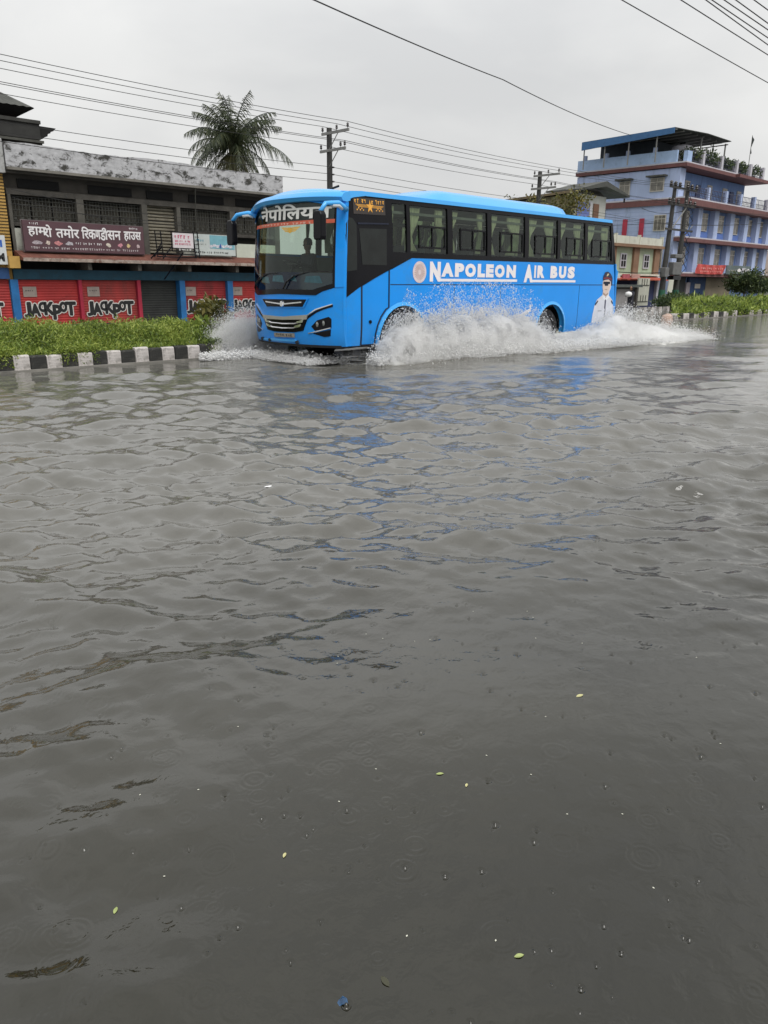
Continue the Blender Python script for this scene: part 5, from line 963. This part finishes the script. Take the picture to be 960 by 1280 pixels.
def plant_clump(x, y, z, r, h, n, label, size=.16, mat=None, group=None, name='potted_plant', cat='plant'):
    p = root(name, (x, y, z), label, cat, group)
    for k in range(5): a = random.uniform(0, 6.28); MB().tube([(x, y, z), (x + .3 * r * math.cos(a), y + .3 * r * math.sin(a), z + h * .5), (x + .7 * r * math.cos(a), y + .7 * r * math.sin(a), z + h * .9)], [.03, .02, .008], 4).build('stem', M_bark, p)
    d = rng.normal(size=(n, 3)) * .5; l = np.linalg.norm(d, axis=1)[:, None]; d = d / np.maximum(l, 1) ; P = np.array([x, y, z + h * .58]) + d * np.array([r, r, h * .5]); V, F = leaves(P, dirs(n, .4), size * rng.uniform(.3, .6, n), size * rng.uniform(.7, 1.6, n)); fast('foliage', V, F, mat or M_leafd, p); return p
for k, (x, r, h) in enumerate(((59.6, .8, .9), (62.1, 1.1, 1.0), (65.2, 1.0, .8), (68.0, .9, .85), (70.7, 1.0, .8))):
    plant_clump(x, 28.4, 10.12, r, h * 1.15, 700, 'bushy terrace plant behind the roof railing, %s from the left' % ['first', 'second', 'third', 'fourth', 'fifth'][k], .22, None, 'plants on the roof terrace')
# banners on the slab edge
rb = root('red_banner', (62.7, 27.2, 2.7), 'red cloth banner with faded print hung on the blue building', 'banner'); V = []; n = 24
for i in range(n + 1):
    for j in range(5): V.append((60.2 + 5.2 * i / n, 27.2 + .05 * math.sin(i * 1.1 + j) - .03 * j, 2.38 + (.70 - .0) * j / 4 - .05 * math.sin(math.pi * i / n)))
link('cloth', V, [(i * 5 + j, (i + 1) * 5 + j, (i + 1) * 5 + j + 1, i * 5 + j + 1) for i in range(n) for j in range(4)], pm('faded red cloth', (.62, .10, .09), .8, .12, 1.5), rb, 'all')
scribble(60.6, 65.0, 2.68, 2.86, 14, PY(27.1), 0, 51).build('banner_print', pm('pink print', (.75, .35, .32), .7), rb, fix=False); scribble(60.8, 64.8, 2.47, 2.6, 20, PY(27.1), 0, 52).build('banner_print', pm('pink print', (.75, .35, .32), .7), rb, fix=False, kind='stuff')
gb = root('grey_signboard', (68.2, 27.2, 2.7), 'dark grey and white signboard on the blue building right of the red banner', 'sign'); MB().box(65.8, 70.8, 27.12, 27.2, 2.38, 3.08).build('board', pm('slate sign', (.10, .13, .13), .6, .25, 1.5), gb)
for k, (x, w, h) in enumerate(((68.4, .5, .35), (69.3, .7, .5), (70.2, .4, .3), (69.0, .3, .5))): mb = MB(); mb.add([(x + w * math.cos(a) * random.uniform(.6, 1), 27.11 - k * .001, 2.72 + h * .5 * math.sin(a) * random.uniform(.6, 1)) for a in [q * .785 for q in range(8)]], [tuple(range(8))]); mb.build('sign_print', (M_sw, M_slw)[k % 2], gb, fix=False)
scribble(66.0, 68.0, 2.6, 2.75, 7, PY(27.1), 0, 55).build('sign_print', M_wfr, gb, fix=False)
# cream and green building
cr_ = root('cream_building', (51, 30, 0), 'small pale green and cream building with brown pilasters behind the coach', 'building')
M_cg = pm('pale green plaster', (.36, .42, .30), .85, .12, 2); M_crm = pm('cream plaster', (.54, .54, .46), .85, .08, 2, dirt=((.20, .18, .14), .54, .8, 2.6), stretch=(1, 1, .3)); M_brc = pm('brown pilaster', (.22, .13, .08), .85, .15, 2)
MB().box(41.6, 56.4, 28.3, 34, -.4, 4.1).build('wall', M_cg, cr_)
for x in (43.0, 46.2, 49.4, 52.6, 55.7): MB().box(x - .38, x + .38, 28.14, 28.299, 2.2, 4.0).build('pilaster', M_brc, cr_)
for a, b in ((43.0, 46.1), (46.2, 49.3), (49.4, 52.5), (52.6, 55.9)):
    MB().box(a, b, 28.0, 28.15, 4.22, 4.72).build('parapet_panel', M_crm, cr_); MB().box(b + .0, b + .1, 27.95, 28.2, 4.1, 4.85).build('parapet_post', M_crm, cr_)
    xc = (a + b) / 2; w = MB().box(xc - .42, xc + .42, 28.22, 28.299, 2.62, 3.60).build('window', M_slw, cr_)
    for i in range(2): MB().box(xc - .30 + i * .34, xc - .06 + i * .34, 28.20, 28.219, 2.72, 3.10).build('pane', M_dark, w); MB().box(xc - .30 + i * .34, xc - .06 + i * .34, 28.20, 28.219, 3.17, 3.52).build('pane', M_dark, w)
MB().box(41.6, 56.4, 27.9, 28.299, 4.02, 4.20).build('cornice', M_brc, cr_); MB().box(41.6, 56.0, 27.95, 28.299, 2.12, 2.24).build('string_course', M_crm, cr_)
MB().prism([(27.2, 1.80), (28.29, 2.02), (28.29, 2.08), (27.2, 1.86)], 'x', 46.5, 55.9).build('red_awning', pm('orange red awning', (.36, .07, .04), .8, .2, 2), cr_)
MB().box(50.0, 55.6, 28.1, 28.29, -.4, 1.78).build('shopfront', pm('dark indigo shopfront', (.035, .045, .12), .75, .3, 1.2), cr_); MB().box(55.62, 55.9, 27.9, 28.29, -.4, 2.1).build('shop_pier', M_slw, cr_); MB().box(45.0, 49.9, 28.1, 28.29, -.4, 1.78).build('shopfront', M_dconc, cr_)
for k, (x, w, c) in enumerate(((46.6, 1.0, (.5, .12, .12)), (47.8, .8, (.6, .58, .55)), (49.0, .9, (.45, .10, .12)), (50.2, 1.1, (.55, .30, .26)))): MB().box(x, x + w, 27.05, 27.15, 1.92, 2.2).build('shop_fascia', pm('fascia %d' % k, c, .7, .2, 4), cr_)
# the upper house with the gable roof and its long brown side roof
gh = root('gable_roof_house', (49.5, 31, 0), 'white upper storey house with dark gable roof peeking over the coach rear', 'house')
MB().box(48.9, 53.0, 31.2, 33.0, 4.0, 7.55).build('wall', pm('weathered white wall', (.42, .42, .40), .9, .12, 2, dirt=((.2, .2, .18), .55, .85, 2)), gh)
MB().box(49.2, 50.75, 31.15, 31.19, 5.4, 7.0).build('window', pm('blue poster', (.13, .17, .42), .6, .3, 3), gh); MB().box(50.8, 51.1, 31.13, 31.19, 5.4, 7.1).build('window_frame', M_slw, gh); MB().box(51.3, 52.0, 31.13, 31.19, 5.2, 7.0).build('door', pm('brown door', (.16, .08, .05), .7), gh)
MB().prism([(48.3, 7.72), (51.6, 8.45), (54.9, 7.75), (54.9, 7.62), (51.6, 8.10), (48.3, 7.60)], 'y', 30.4, 33.2).build('roof', M_tin, gh); mb = MB(); mb.prism([(48.9, 7.56), (53.0, 7.56), (51.6, 8.08)], 'y', 31.3, 31.4); mb.build('gable', M_dgrey, gh)
MB().bar((54.5, 30.6, 7.55), (54.5, 30.6, 7.25), .06, n=6).build('lamp', M_black, gh)
br_ = root('brown_roof_house', (45, 33, 0), 'long mossy brown roofed house behind the coach roof', 'house')
mb = MB(); mb.add([(41.0, 31.0, 6.55), (48.85, 31.0, 7.75), (48.85, 36.5, 7.2), (41.0, 36.5, 6.3), (41.0, 31, 6.4), (48.85, 31, 7.6), (48.85, 36.5, 7.1), (41, 36.5, 6.2)], [(0, 1, 2, 3), (7, 6, 5, 4), (0, 4, 5, 1), (1, 5, 6, 2), (2, 6, 7, 3), (3, 7, 4, 0)]); mb.build('roof', pm('mossy brown roof', (.10, .075, .04), .9, .3, 2), br_); mb = MB(); mb.prism([(41.2, 4), (48.84, 4), (48.84, 7.5), (41.2, 6.35)], 'y', 31.25, 36.2); mb.build('wall', pm('mossy brown wall', (.10, .085, .045), .9, .4, 1.2), br_)
# trees
def tree(x, y, z, h, rad, n, label, mat, seed, size=.2, sy=1., name='tree', cat='tree'):
    rr = random.Random(seed); t = root(name, (x, y, z), label, cat); tips = []
    tr = MB(); tr.tube([(x, y, z - .3), (x + .05, y, z + h * .25), (x - .05, y, z + h * .5)], [.035 * h, .026 * h, .018 * h], 8); tr.build('trunk', M_bark, t, 'a'); lm = MB()
    for k in range(9):
        a = rr.uniform(0, 6.28); s = Vector((x, y, z + h * rr.uniform(.3, .5))); e_ = s + Vector((math.cos(a) * rad * rr.uniform(.4, .9), math.sin(a) * rad * rr.uniform(.4, .9) * sy, h * rr.uniform(.12, .5))); m_ = s.lerp(e_, .5) + Vector((0, 0, h * .05)); lm.tube([s, m_, e_], [.012 * h, .008 * h, .003 * h], 5); tips += [e_, m_.lerp(e_, .5)]
        for q in range(3): f = e_ + Vector((rr.uniform(-1, 1), rr.uniform(-1, 1) * sy, rr.uniform(-.3, .8))) * rad * .4; lm.tube([m_.lerp(e_, .6), f], [.005 * h, .002 * h], 4); tips.append(f)
    lm.build('limb', M_bark, t, 'a', kind='stuff'); tp = np.array([tuple(v) for v in tips]); idx = rng.integers(0, len(tp), n); d = rng.normal(size=(n, 3)) * rad * .19; P = tp[idx] + d; V, F = leaves(P, dirs(n, .1), size * rng.uniform(.35, .6, n), size * rng.uniform(.6, 1.5, n)); fast('crown', V, F, mat, t); return t
M_olive = leaf_mat('yellowish olive leaves', (.045, .05, .012), (.10, .10, .02), (.20, .17, .045))
tree(43.4, 29.6, 0, 7.0, 1.7, 5200, 'olive green bushy tree rising between the coach roof and the gable house', M_olive, 3, .24)
tree(41.6, 30.2, 0, 6.4, 1.6, 1800, 'thin sparse tree just left of the second power pole', M_olive, 4, .2)
tree(64.6, 25.0, 0, 2.5, 1.15, 4200, 'dark broad leaved tree before the beige wall of the blue building', M_leafd, 5, .22)
tree(67.2, 25.4, 0, 2.3, 1.1, 2600, 'smaller dark tree at the right end of the blue building', M_leafd, 8, .22)
plant_clump(47.6, 22.6, 0, 1.3, .8, 1500, 'low dark green weeds at the foot of the twin poles', .20, M_leafd, name='weed_clump'); plant_clump(51.0, 23.6, 0, 1.6, .9, 1500, 'weeds growing behind the twin poles near the cream doors', .20, M_leafd, name='weed_clump')
plant_clump(9.75, 15.6, .2, .42, .95, 900, 'leafy shrub in the median drenched by the front spray', .13, M_olive, name='shrub'); plant_clump(9.3, 15.3, .2, .3, .55, 500, 'small shrub in the median at the edge of the spray', .12, M_grass, name='shrub')
# twin transformer poles
hp = root('twin_pole', (50.5, 24.5, 0), 'pair of dark poles with crossarms and green painted feet before the blue building', 'pole')
for x, zt, dx in ((49.6, 7.75, .25), (51.55, 7.9, .12)):
    MB().tube([(x, 24.5, -.4), (x, 24.5, 2), (x + dx * .6, 24.5, 5), (x + dx, 24.5, zt)], [.20, .18, .14, .11], 10).build('pole_shaft', M_pole, hp, 'a'); MB().bar((x, 24.5, -.4), (x, 24.5, 1.2), .215, n=10).build('painted_foot', pm('green pole paint', (.015, .09, .05), .7, .3, 2), hp)
for z in (7.45, 6.45, 4.95):
    a_ = MB().box(48.8, 52.6, 24.28, 24.36, z - .06, z + .06).build('crossarm', M_pole, hp)
    if z > 6:
        for x in (48.9, 49.5, 50.1, 51.2, 51.8, 52.5): MB().lathe([(0, .0), (.09, .02), (.12, .10), (.07, .16), (.11, .22), (.05, .30), (0, .31)], (x, 24.3, z + .04), 'z', 9).build('insulator', M_ins, a_)
MB().bar((49.8, 24.4, 5.0), (51.6, 24.4, 6.4), .04, n=4).bar((51.7, 24.4, 4.6), (52.5, 24.3, 5.3), .03, n=4).build('brace', M_arm, hp)
for x0, x1, z0, z1 in ((50.05, 51.3, 2.15, 2.95), (49.0, 49.5, 2.0, 2.6), (50.2, 51.2, 3.2, 3.45)): MB().box(x0, x1, 24.1, 24.5, z0, z1).build('transformer_box', pm('grey metal box', (.12, .12, .12), .6, .3, 3), hp, bevel=.04)
MB().box(50.3, 51.4, 24.15, 24.6, 1.85, 2.1).build('tray', M_black, hp)
for k in range(9): a = random.uniform(0, 6.28); MB().tube([(51.75, 24.4, 2.2 + k * .5), (52.1 + random.uniform(0, .4), 24.3, 2.6 + k * .5), (51.8, 24.4, 3.1 + k * .5)], .022, 4).build('loose_cable', M_wire, hp)
wire('thick black cable sagging from behind the coach to the twin poles', [(36, 25.5, 3.2), (49.5, 24.4, 2.3)], .5, .035)
wire('black cable between the twin poles and the blue building', [(51.6, 24.5, 6.2), (57.6, 30.8, 7.1)], .8, .02)
# white doors, notice, stone shrine and person
dr = root('metal_door', (50.3, 26.4, 0), 'cream two part metal door just behind the twin poles', 'door'); MB().box(50.9, 52.5, 26.9, 27.0, .1, 1.95).build('panel', M_crm, dr)
for z in (1.45, .35): MB().box(51.0, 52.4, 26.87, 26.899, z, z + .05).build('rail', M_grl, dr)
for x in (51.35, 51.7, 52.05): MB().box(x, x + .04, 26.87, 26.899, .4, .8).build('bar', M_grl, dr)
for x in (51.35, 51.7, 52.05): MB().box(x, x + .04, 26.87, 26.899, 1.5, 1.9).build('bar', M_grl, dr)
nb = MB().prism([(53.3, 1.02), (54.5, .98), (54.6, 2.0), (53.4, 2.02)], 'y', 25.9, 25.96).build('notice_board', M_crm); tag(nb, 'plain cream board hanging right of the twin poles', 'sign')
sh = root('roadside_stall', (46, 25.5, 0), 'low grey concrete stall with flat roof right behind the coach rear', 'stall')
MB().box(44.3, 47.5, 25.4, 26.8, -.3, 1.35).build('wall', pm('grey stall', (.11, .105, .10), .9, .25, 2), sh); MB().box(43.9, 47.9, 25.0, 27.0, 1.36, 1.52).build('roof', pm('slate roof slab', (.075, .085, .08), .9, .2), sh); MB().box(45.3, 47.0, 25.36, 25.399, .15, 1.25).build('shutter', pm('light grey shutter', (.26, .25, .25), .8, .15, 3), sh)
for x in (44.3, 47.3): MB().box(x, x + .2, 25.05, 25.25, -.3, 1.35).build('post', M_dconc, sh)
pp = root('person', (44.9, 24.2, 0), 'person in dark clothes carrying a white bundle beside the grey stall', 'person')
x, y = 44.95, 24.2; J = [(x, y, .52, .15), (x, y, .78, .15), (x, y, 1.02, .17), (x, y, 1.14, .06), (x, y - .2, 1.04, .065), (x - .12, y - .24, .82, .05), (x - .30, y - .1, .86, .04), (x, y + .2, 1.04, .065), (x - .12, y + .24, .82, .05), (x - .30, y + .1, .86, .04), (x, y - .1, .50, .10), (x - .02, y - .12, .14, .075), (x, y - .12, -.2, .06), (x, y + .1, .50, .10), (x + .03, y + .12, .14, .075), (x, y + .12, -.2, .06)]
skin_body('body', J, [(0, 1), (1, 2), (2, 3), (2, 4), (4, 5), (5, 6), (2, 7), (7, 8), (8, 9), (0, 10), (10, 11), (11, 12), (0, 13), (13, 14), (14, 15)], M_cloth, pp)
MB().lathe([(0, -.12), (.06, -.10), (.085, 0), (.085, .06), (.05, .12), (0, .13)], (x, y, 1.30), 'z', 14).build('head', M_skin, pp, 'all'); MB().lathe([(0, .145), (.07, .11), (.098, .04), (.095, -.02)], (x + .015, y, 1.30), 'z', 14).build('hair', M_black, pp, 'all')
bn_ = MB().lathe([(0, -.16), (.16, -.12), (.22, 0), (.17, .12), (.05, .16), (0, .17)], (x - .28, y, .95), 'z', 12).build('white_bundle', M_whcl, None, 'all'); bn_.location = bn_.location; tag(bn_, 'white bundle held in the arms of the person by the stall', 'bundle')
# stones of the broken kerb end and white blocks in the water behind the coach
for k, (x, y, r) in enumerate(((33.7, 16.25, .24), (34.1, 16.1, .17))):
    mb = MB(); n = 10
    mb.lathe([(0, -.2), (r, -.15), (r * 1.1, .0), (r * .95, r * .9), (r * .5, r * 1.25), (0, r * 1.3)], (x, y, 0), 'z', 9); mb.v = [(v[0] + random.uniform(-.03, .03), v[1] + random.uniform(-.03, .03), v[2] + random.uniform(-.02, .02)) for v in mb.v]; o = mb.build('stone', (pm('pinkish stone', (.42, .30, .24), .9, .2, 3), M_conc)[k], None, 'a'); tag(o, ('rounded pinkish stone at the near end of the right median', 'small grey stone beside the pinkish one at the median end')[k], 'stone')
for k in range(4):
    x = 42.6 + k * .95; o = MB().prism([(22.0, -.2), (22.3, -.2), (22.28, .26), (22.02, .28)], 'x', x, x + .34).build('painted_block', M_kw); tag(o, 'white painted block in the water behind the coach, %s from the coach' % ['first', 'second', 'third', 'fourth'][k], 'kerb block', 'white blocks behind the coach')
# beyond the blue building
ab = root('arcade_building', (84, 30, 0), 'low white arcade building at the right edge of the picture', 'building'); MB().box(77.4, 100, 29.2, 36, 1.35, 4.6).build('wall', pm('beige plaster', (.34, .28, .24), .85, .15), ab); MB().box(77.3, 100, 28.2, 29.2, 1.95, 2.15).build('canopy', M_brc, ab)
for k in range(9): MB().box(77.5 + k * 2.4, 78.1 + k * 2.4, 28.6, 29.1, -.4, 1.94).build('column', M_crm, ab)
MB().box(77.4, 100, 31, 36, -.4, 1.34).build('back_wall', M_dark, ab); 
for k in range(6): MB().box(78.6 + k * 2.6, 79.6 + k * 2.6, 29.16, 29.199, 2.6, 3.9).build('window', M_wpn, ab)
lb = root('low_building', (106, 31, 0), 'distant drab building beyond the arcade on the far right', 'building'); MB().box(101, 150, 29, 40, -.4, 5.5).build('wall', M_dado, lb)
# ---------------------------------------------------------------- splash thrown up by the coach
def foam_mat():
    m = bpy.data.materials.new('white spray'); m.use_nodes = True; t = m.node_tree; N = t.nodes; L = t.links; b = N['Principled BSDF']; b.inputs['Base Color'].default_value = (.97, .97, .965, 1); b.inputs['Roughness'].default_value = .5
    tl = N.new('ShaderNodeBsdfTranslucent'); tl.inputs[0].default_value = (.97, .97, .965, 1); x = N.new('ShaderNodeMixShader'); x.inputs[0].default_value = .45; L.new(b.outputs[0], x.inputs[1]); L.new(tl.outputs[0], x.inputs[2]); L.new(x.outputs[0], N['Material Output'].inputs[0]); return m
M_spray = foam_mat()
TET = np.array([[1, 1, 1], [1, -1, -1], [-1, 1, -1], [-1, -1, 1]]) / 1.2
def droplets(name, P, size, D, st, label):
    """one tetrahedral drop per point, stretched along its flight"""
    n = len(P); q = rng.normal(size=(n, 3, 3)); u = q[:, 0] / np.linalg.norm(q[:, 0], axis=1)[:, None]; v = np.cross(u, q[:, 1]); v /= np.linalg.norm(v, axis=1)[:, None]; w = np.cross(u, v)
    B = np.stack([u, v, w], 1); T = np.einsum('ij,njk->nik', TET, B) * size[:, None, None]
    T += (np.einsum('nij,nj->ni', T, D) * st[:, None])[:, :, None] * D[:, None, :]
    V = (P[:, None, :] + T).reshape(-1, 3); b = np.arange(n)[:, None] * 4; F = np.stack([b + [0, 1, 2], b + [0, 3, 1], b + [0, 2, 3], b + [1, 3, 2]], 1).reshape(-1, 3)
    o = fast(name, V, F, M_spray, smooth=True, kind='stuff'); o['label'] = label; return o
def hc(x):   # height of the dense curtain and of the loose drops along the coach
    return np.interp(x, [10.6, 10.9, 11.5, 12.4, 13.5, 14.8, 15.6, 16.3, 17.3, 18.6, 19.8, 20.8, 22.0, 23.5, 26], [.45, .90, .84, .92, .96, .90, .66, .24, .26, .60, .92, .78, .46, .22, .05])
def curtain_pts(njets, per):
    X0 = rng.choice([0, 1], njets, p=[.62, .38]); xs = np.where(X0 == 0, 10.62 + 6.1 * rng.random(njets), 16.2 + 8.0 * rng.random(njets) ** 1.1)
    zmax = hc(xs) * rng.uniform(.35, 1.15, njets); hi = rng.random(njets) < .10; zmax = np.where(hi & (xs < 15.8) & (xs > 11.3), hc(xs) * rng.uniform(1.1, 1.75, njets), zmax)
    out = rng.uniform(.15, .95, njets) * np.interp(xs, [10, 12, 19.5, 23], [.55, .8, .9, 1.3]); dx = rng.uniform(-.12, .55, njets); y0 = np.where(xs < 20, 11.12, rng.uniform(10.6, 13.2, njets)); spread = rng.uniform(.006, .07, njets)
    t = rng.random((njets, per)) ** .85 * .98; k = np.where(hi, .75, 1)[:, None]
    P = np.stack([xs[:, None] + dx[:, None] * t, y0[:, None] - out[:, None] * t, 4 * zmax[:, None] * t * (1 - t) + .02], -1)
    P += rng.normal(size=P.shape) * (spread[:, None] * (.4 + 1.6 * t))[:, :, None]; D = np.stack([dx[:, None] + 0 * t, -out[:, None] + 0 * t, 4 * zmax[:, None] * (1 - 2 * t)], -1); D /= np.linalg.norm(D, axis=-1)[:, :, None]
    P = P.reshape(-1, 3); D = D.reshape(-1, 3); ok = (P[:, 2] > -.02) & ((P[:, 1] < 11.16) | (P[:, 0] > 20.15)); return P[ok], D[ok]
P, D = curtain_pts(3300, 88); n = len(P); droplets('water_spray', P, .0020 + .0075 * rng.random(n) ** 5, D, rng.uniform(.2, 2.2, n), 'white spray curtain thrown up along the side of the coach')
# boiling foot of the curtain and the trailing wash
n = 80000; x = 10.3 + 13 * rng.random(n) ** 1.15; wdt = np.interp(x, [10, 12, 20, 21, 26], [.35, .5, .6, 2.6, 2.6]); yb = 10.60 - (x - 11) * .085; y = yb + wdt * rng.random(n); y = np.where((y > 11.15) & (x < 20.1), 11.15 - rng.random(n) * .4, y)
z = np.abs(rng.normal(size=n)) * .085 * (1 - smooth(x, 18, 26) * .6) * (.3 + 1.3 * fbm(x * 2.5, y * 3, 61)); D = dirs(n, .3); droplets('water_wash', np.stack([x, y, z + .03], 1), .004 + .009 * rng.random(n) ** 3, D, rng.uniform(0, 1.5, n), 'white churned wash at the foot of the spray')
# spray at the far front wheel, blown over the kerb
nj, per = 1300, 60; xs = rng.uniform(9.25, 10.7, nj); zm = rng.uniform(.2, 1.0, nj) * np.interp(xs, [9.2, 9.6, 10, 10.7], [.7, .95, 1.05, 1.0]); dx = -rng.uniform(.0, .55, nj); dy = rng.uniform(.0, .7, nj); t = rng.random((nj, per)) * .95
P = np.stack([xs[:, None] + dx[:, None] * t, 14.15 + dy[:, None] * t, 4 * zm[:, None] * t * (1 - t) + .02], -1) + rng.normal(size=(nj, per, 3)) * (.05 + .06 * t)[:, :, None]; D = np.stack([dx[:, None] + 0 * t, dy[:, None] + 0 * t, 4 * zm[:, None] * (1 - 2 * t)], -1); D /= np.linalg.norm(D, axis=-1)[:, :, None]
P = P.reshape(-1, 3); D = D.reshape(-1, 3); ok = (P[:, 2] > 0) & ((P[:, 0] < 9.75) | (P[:, 1] > 14.2)); P = P[ok]; D = D[ok]; n = len(P)
droplets('water_spray', P, .0018 + .0045 * rng.random(n) ** 4, D, rng.uniform(.2, 1.8, n), 'spray bursting over the kerb beside the front of the coach')
n = 9000; xx = rng.uniform(9.35, 10.4, n); P = np.stack([xx, 11.6 + 2.4 * rng.random(n), np.abs(rng.normal(size=n)) * .07 * (.3 + 1.5 * fbm(xx * 3, xx * 0, 5)) + .02], 1); P = P[P[:, 2] < .3]; droplets('water_wash', P, .004 + .009 * rng.random(len(P)) ** 2, dirs(len(P), .2), rng.uniform(0, 1, len(P)), 'low wash under the front bumper of the coach')
n = 9000; a = rng.uniform(0, 6.28, n); rr_ = rng.random(n) ** .5; P = np.stack([9.35 + 1.0 * rr_ * np.cos(a), 13.9 + .38 * rr_ * np.sin(a), np.abs(rng.normal(size=n)) * .06 + .02], 1); P = P[(P[:, 0] < 9.75) | (P[:, 1] > 14.15)]; n = len(P); droplets('water_wash', P, .006 + .013 * rng.random(n) ** 2, dirs(n, .2), rng.uniform(0, 1, n), 'churned foam in front of the coach by the kerb')
# fine mist hanging inside the spray
def mist(name, boxes, dens, label):
    m = bpy.data.materials.new(name); m.use_nodes = True; t = m.node_tree; N = t.nodes; L = t.links; N.remove(N['Principled BSDF']); v = N.new('ShaderNodeVolumePrincipled'); v.inputs['Color'].default_value = (.99, .99, .985, 1); v.inputs['Anisotropy'].default_value = .2
    g = N.new('ShaderNodeNewGeometry'); nz = N.new('ShaderNodeTexNoise'); nz.inputs['Scale'].default_value = 3.4; nz.inputs['Detail'].default_value = 6; nz.inputs['Roughness'].default_value = .65; nz.inputs['Distortion'].default_value = .5; L.new(g.outputs['Position'], nz.inputs[0]); sx = N.new('ShaderNodeSeparateXYZ'); L.new(g.outputs['Position'], sx.inputs[0])
    r_ = N.new('ShaderNodeMapRange'); r_.inputs[1].default_value = .43; r_.inputs[2].default_value = .70; r_.inputs[4].default_value = dens; L.new(nz.outputs[0], r_.inputs[0]); L.new(r_.outputs[0], v.inputs['Density']); L.new(v.outputs[0], N['Material Output'].inputs['Volume'])
    mb = MB()
    for V, F in boxes: mb.add(V, F)
    o = mb.build(name, m, None, kind='stuff'); o['label'] = label; return o
def hull(xs, y0f, y1f, zf, k=7):
    V = []; 
    for x in xs:
        y0, y1, z = y0f(x), y1f(x), zf(x)
        for j in range(k + 1): a = math.pi * j / k; V.append((x, (y0 + y1) / 2 - (y1 - y0) / 2 * math.cos(a), .03 + (z - .03) * math.sin(a) ** .8))
    n = k + 1; F = [(i * n + j, i * n + j + 1, (i + 1) * n + j + 1, (i + 1) * n + j) for i in range(len(xs) - 1) for j in range(k)] + [(i * n, (i + 1) * n, (i + 1) * n + k, i * n + k) for i in range(len(xs) - 1)] + [tuple(range(n)), tuple((len(xs) - 1) * n + j for j in range(n))]; return V, F
xs = [10.58 + .35 * i for i in range(27)]
mist('spray_mist', [hull(xs, lambda x: 10.5 - .02 * (x - 11) , lambda x: 11.17, lambda x: float(hc(x)) * (.86 + .12 * math.sin(x * 5)) + .05)], 15., 'pale mist inside the spray along the coach side')
mist('spray_mist', [hull([20.2 + .35 * i for i in range(12)], lambda x: 10.2 - .06 * (x - 20), lambda x: 13.2, lambda x: float(hc(x)) * (.7 + .12 * math.sin(x * 3)) + .03)], 9.0, 'pale mist trailing behind the coach')
mist('spray_mist', [hull([8.85 + .2 * i for i in range(11)], lambda x: 14.15, lambda x: 14.95, lambda x: float(np.interp(x, [8.8, 9.2, 9.6, 10.8], [.25, .62, .78, .85])))], 12.0, 'pale mist of the burst over the kerb')
# ---------------------------------------------------------------- floating things
M_lf = pm('pale green leaf', (.28, .33, .12), .6, .2, 40); M_lf2 = pm('yellowed leaf', (.42, .40, .20), .6, .2, 40)
def leaf(x, y, l, ang, m, label):
    l *= .78; wz = water_z(x, y); mb = MB(); c, s = math.cos(ang), math.sin(ang); P = []
    for k in range(7): t = k / 6.; w = l * .22 * math.sin(math.pi * t) ** .8; P.append((t * l - l / 2, w, .0015 * math.sin(t * 3))); P.append((t * l - l / 2, -w, .0015 * math.sin(t * 3)))
    for k in range(7): P.append((k / 6. * l - l / 2, 0, -.0005))
    f = []
    for k in range(6): f += [(2 * k, 14 + k, 15 + k, 2 * k + 2), (2 * k + 1, 2 * k + 3, 15 + k, 14 + k)]
    mb.add([(x + p[0] * c - p[1] * s, y + p[0] * s + p[1] * c, p[2] + wz + .0012) for p in P], f); o = mb.build('floating_leaf', m, fix=False); return tag(o, label, 'leaf')
for q in ((1.08, 1.5, .028, .6, M_lf2, 'pale yellow leaf floating alone left of the centre of the near water'), (.65, 1.69, .032, .8, M_lf, 'green leaf with a curled end floating near the lower left'), (1.68, 1.43, .036, -.6, M_lf, 'larger green leaf of the pair floating right of the centre'), (1.70, 1.33, .026, .5, M_lf2, 'smaller yellowish leaf of the pair floating right of the centre'), (1.29, .82, .035, -.5, M_lf, 'green leaf floating near the lower right of the near water'), (2.47, 1.38, .05, -.2, M_lf2, 'thin yellowish leaf floating farther out on the right'), (1.00, 1.0, .045, 1.4, pm('dark twig leaf', (.05, .05, .03), .8), 'dark sliver of leaf upright in the picture near the bottom edge')): leaf(*q)
mb = MB(); rr = random.Random(5); V = [(.89 + .015 * math.cos(a * .9) * rr.uniform(.5, 1.2), 1.03 + .012 * math.sin(a * .9) * rr.uniform(.3, 1.5), water_z(.89, 1.03) + rr.uniform(0, .004)) for a in range(7)] + [(.893, 1.034, water_z(.89, 1.03) + .008)]; mb.add(V, [(i, (i + 1) % 7, 7) for i in range(7)]); o = mb.build('plastic_scrap', pm('blue plastic film', (.02, .06, .13), .2, .6, 60), fix=False); tag(o, 'crumpled blue plastic scrap floating at the bottom of the picture', 'litter')
o = MB().add([(3.47, 4.92, water_z(3.5, 4.9) + .004), (3.52, 4.885, water_z(3.5, 4.9) + .004), (3.53, 4.90, water_z(3.5, 4.9) + .012), (3.50, 4.935, water_z(3.5, 4.9) + .004)], [(0, 1, 2, 3)]).build('paper_scrap', M_whcl, fix=False); tag(o, 'tiny white paper scrap floating on the wavy water left of the centre', 'litter')
n = 30; P = np.stack([rng.uniform(.8, 3.2, n), rng.uniform(.5, 2.6, n), np.zeros(n)], 1); P[:, 2] = [water_z(a, b) + .001 for a, b in P[:, :2]]; D = rng.normal(size=(n, 3)); D[:, 2] = 0; D /= np.linalg.norm(D, axis=1)[:, None]
V = (P[:, None, :] + np.stack([D * .004, np.cross(D, [0, 0, 1]) * .0025, -D * .004, np.cross(D, [0, 0, -1]) * .0025], 1)).reshape(-1, 3); fast('floating_specks', V, np.arange(4 * n).reshape(-1, 4), pm('pale specks', (.5, .5, .42), .7), kind='stuff')
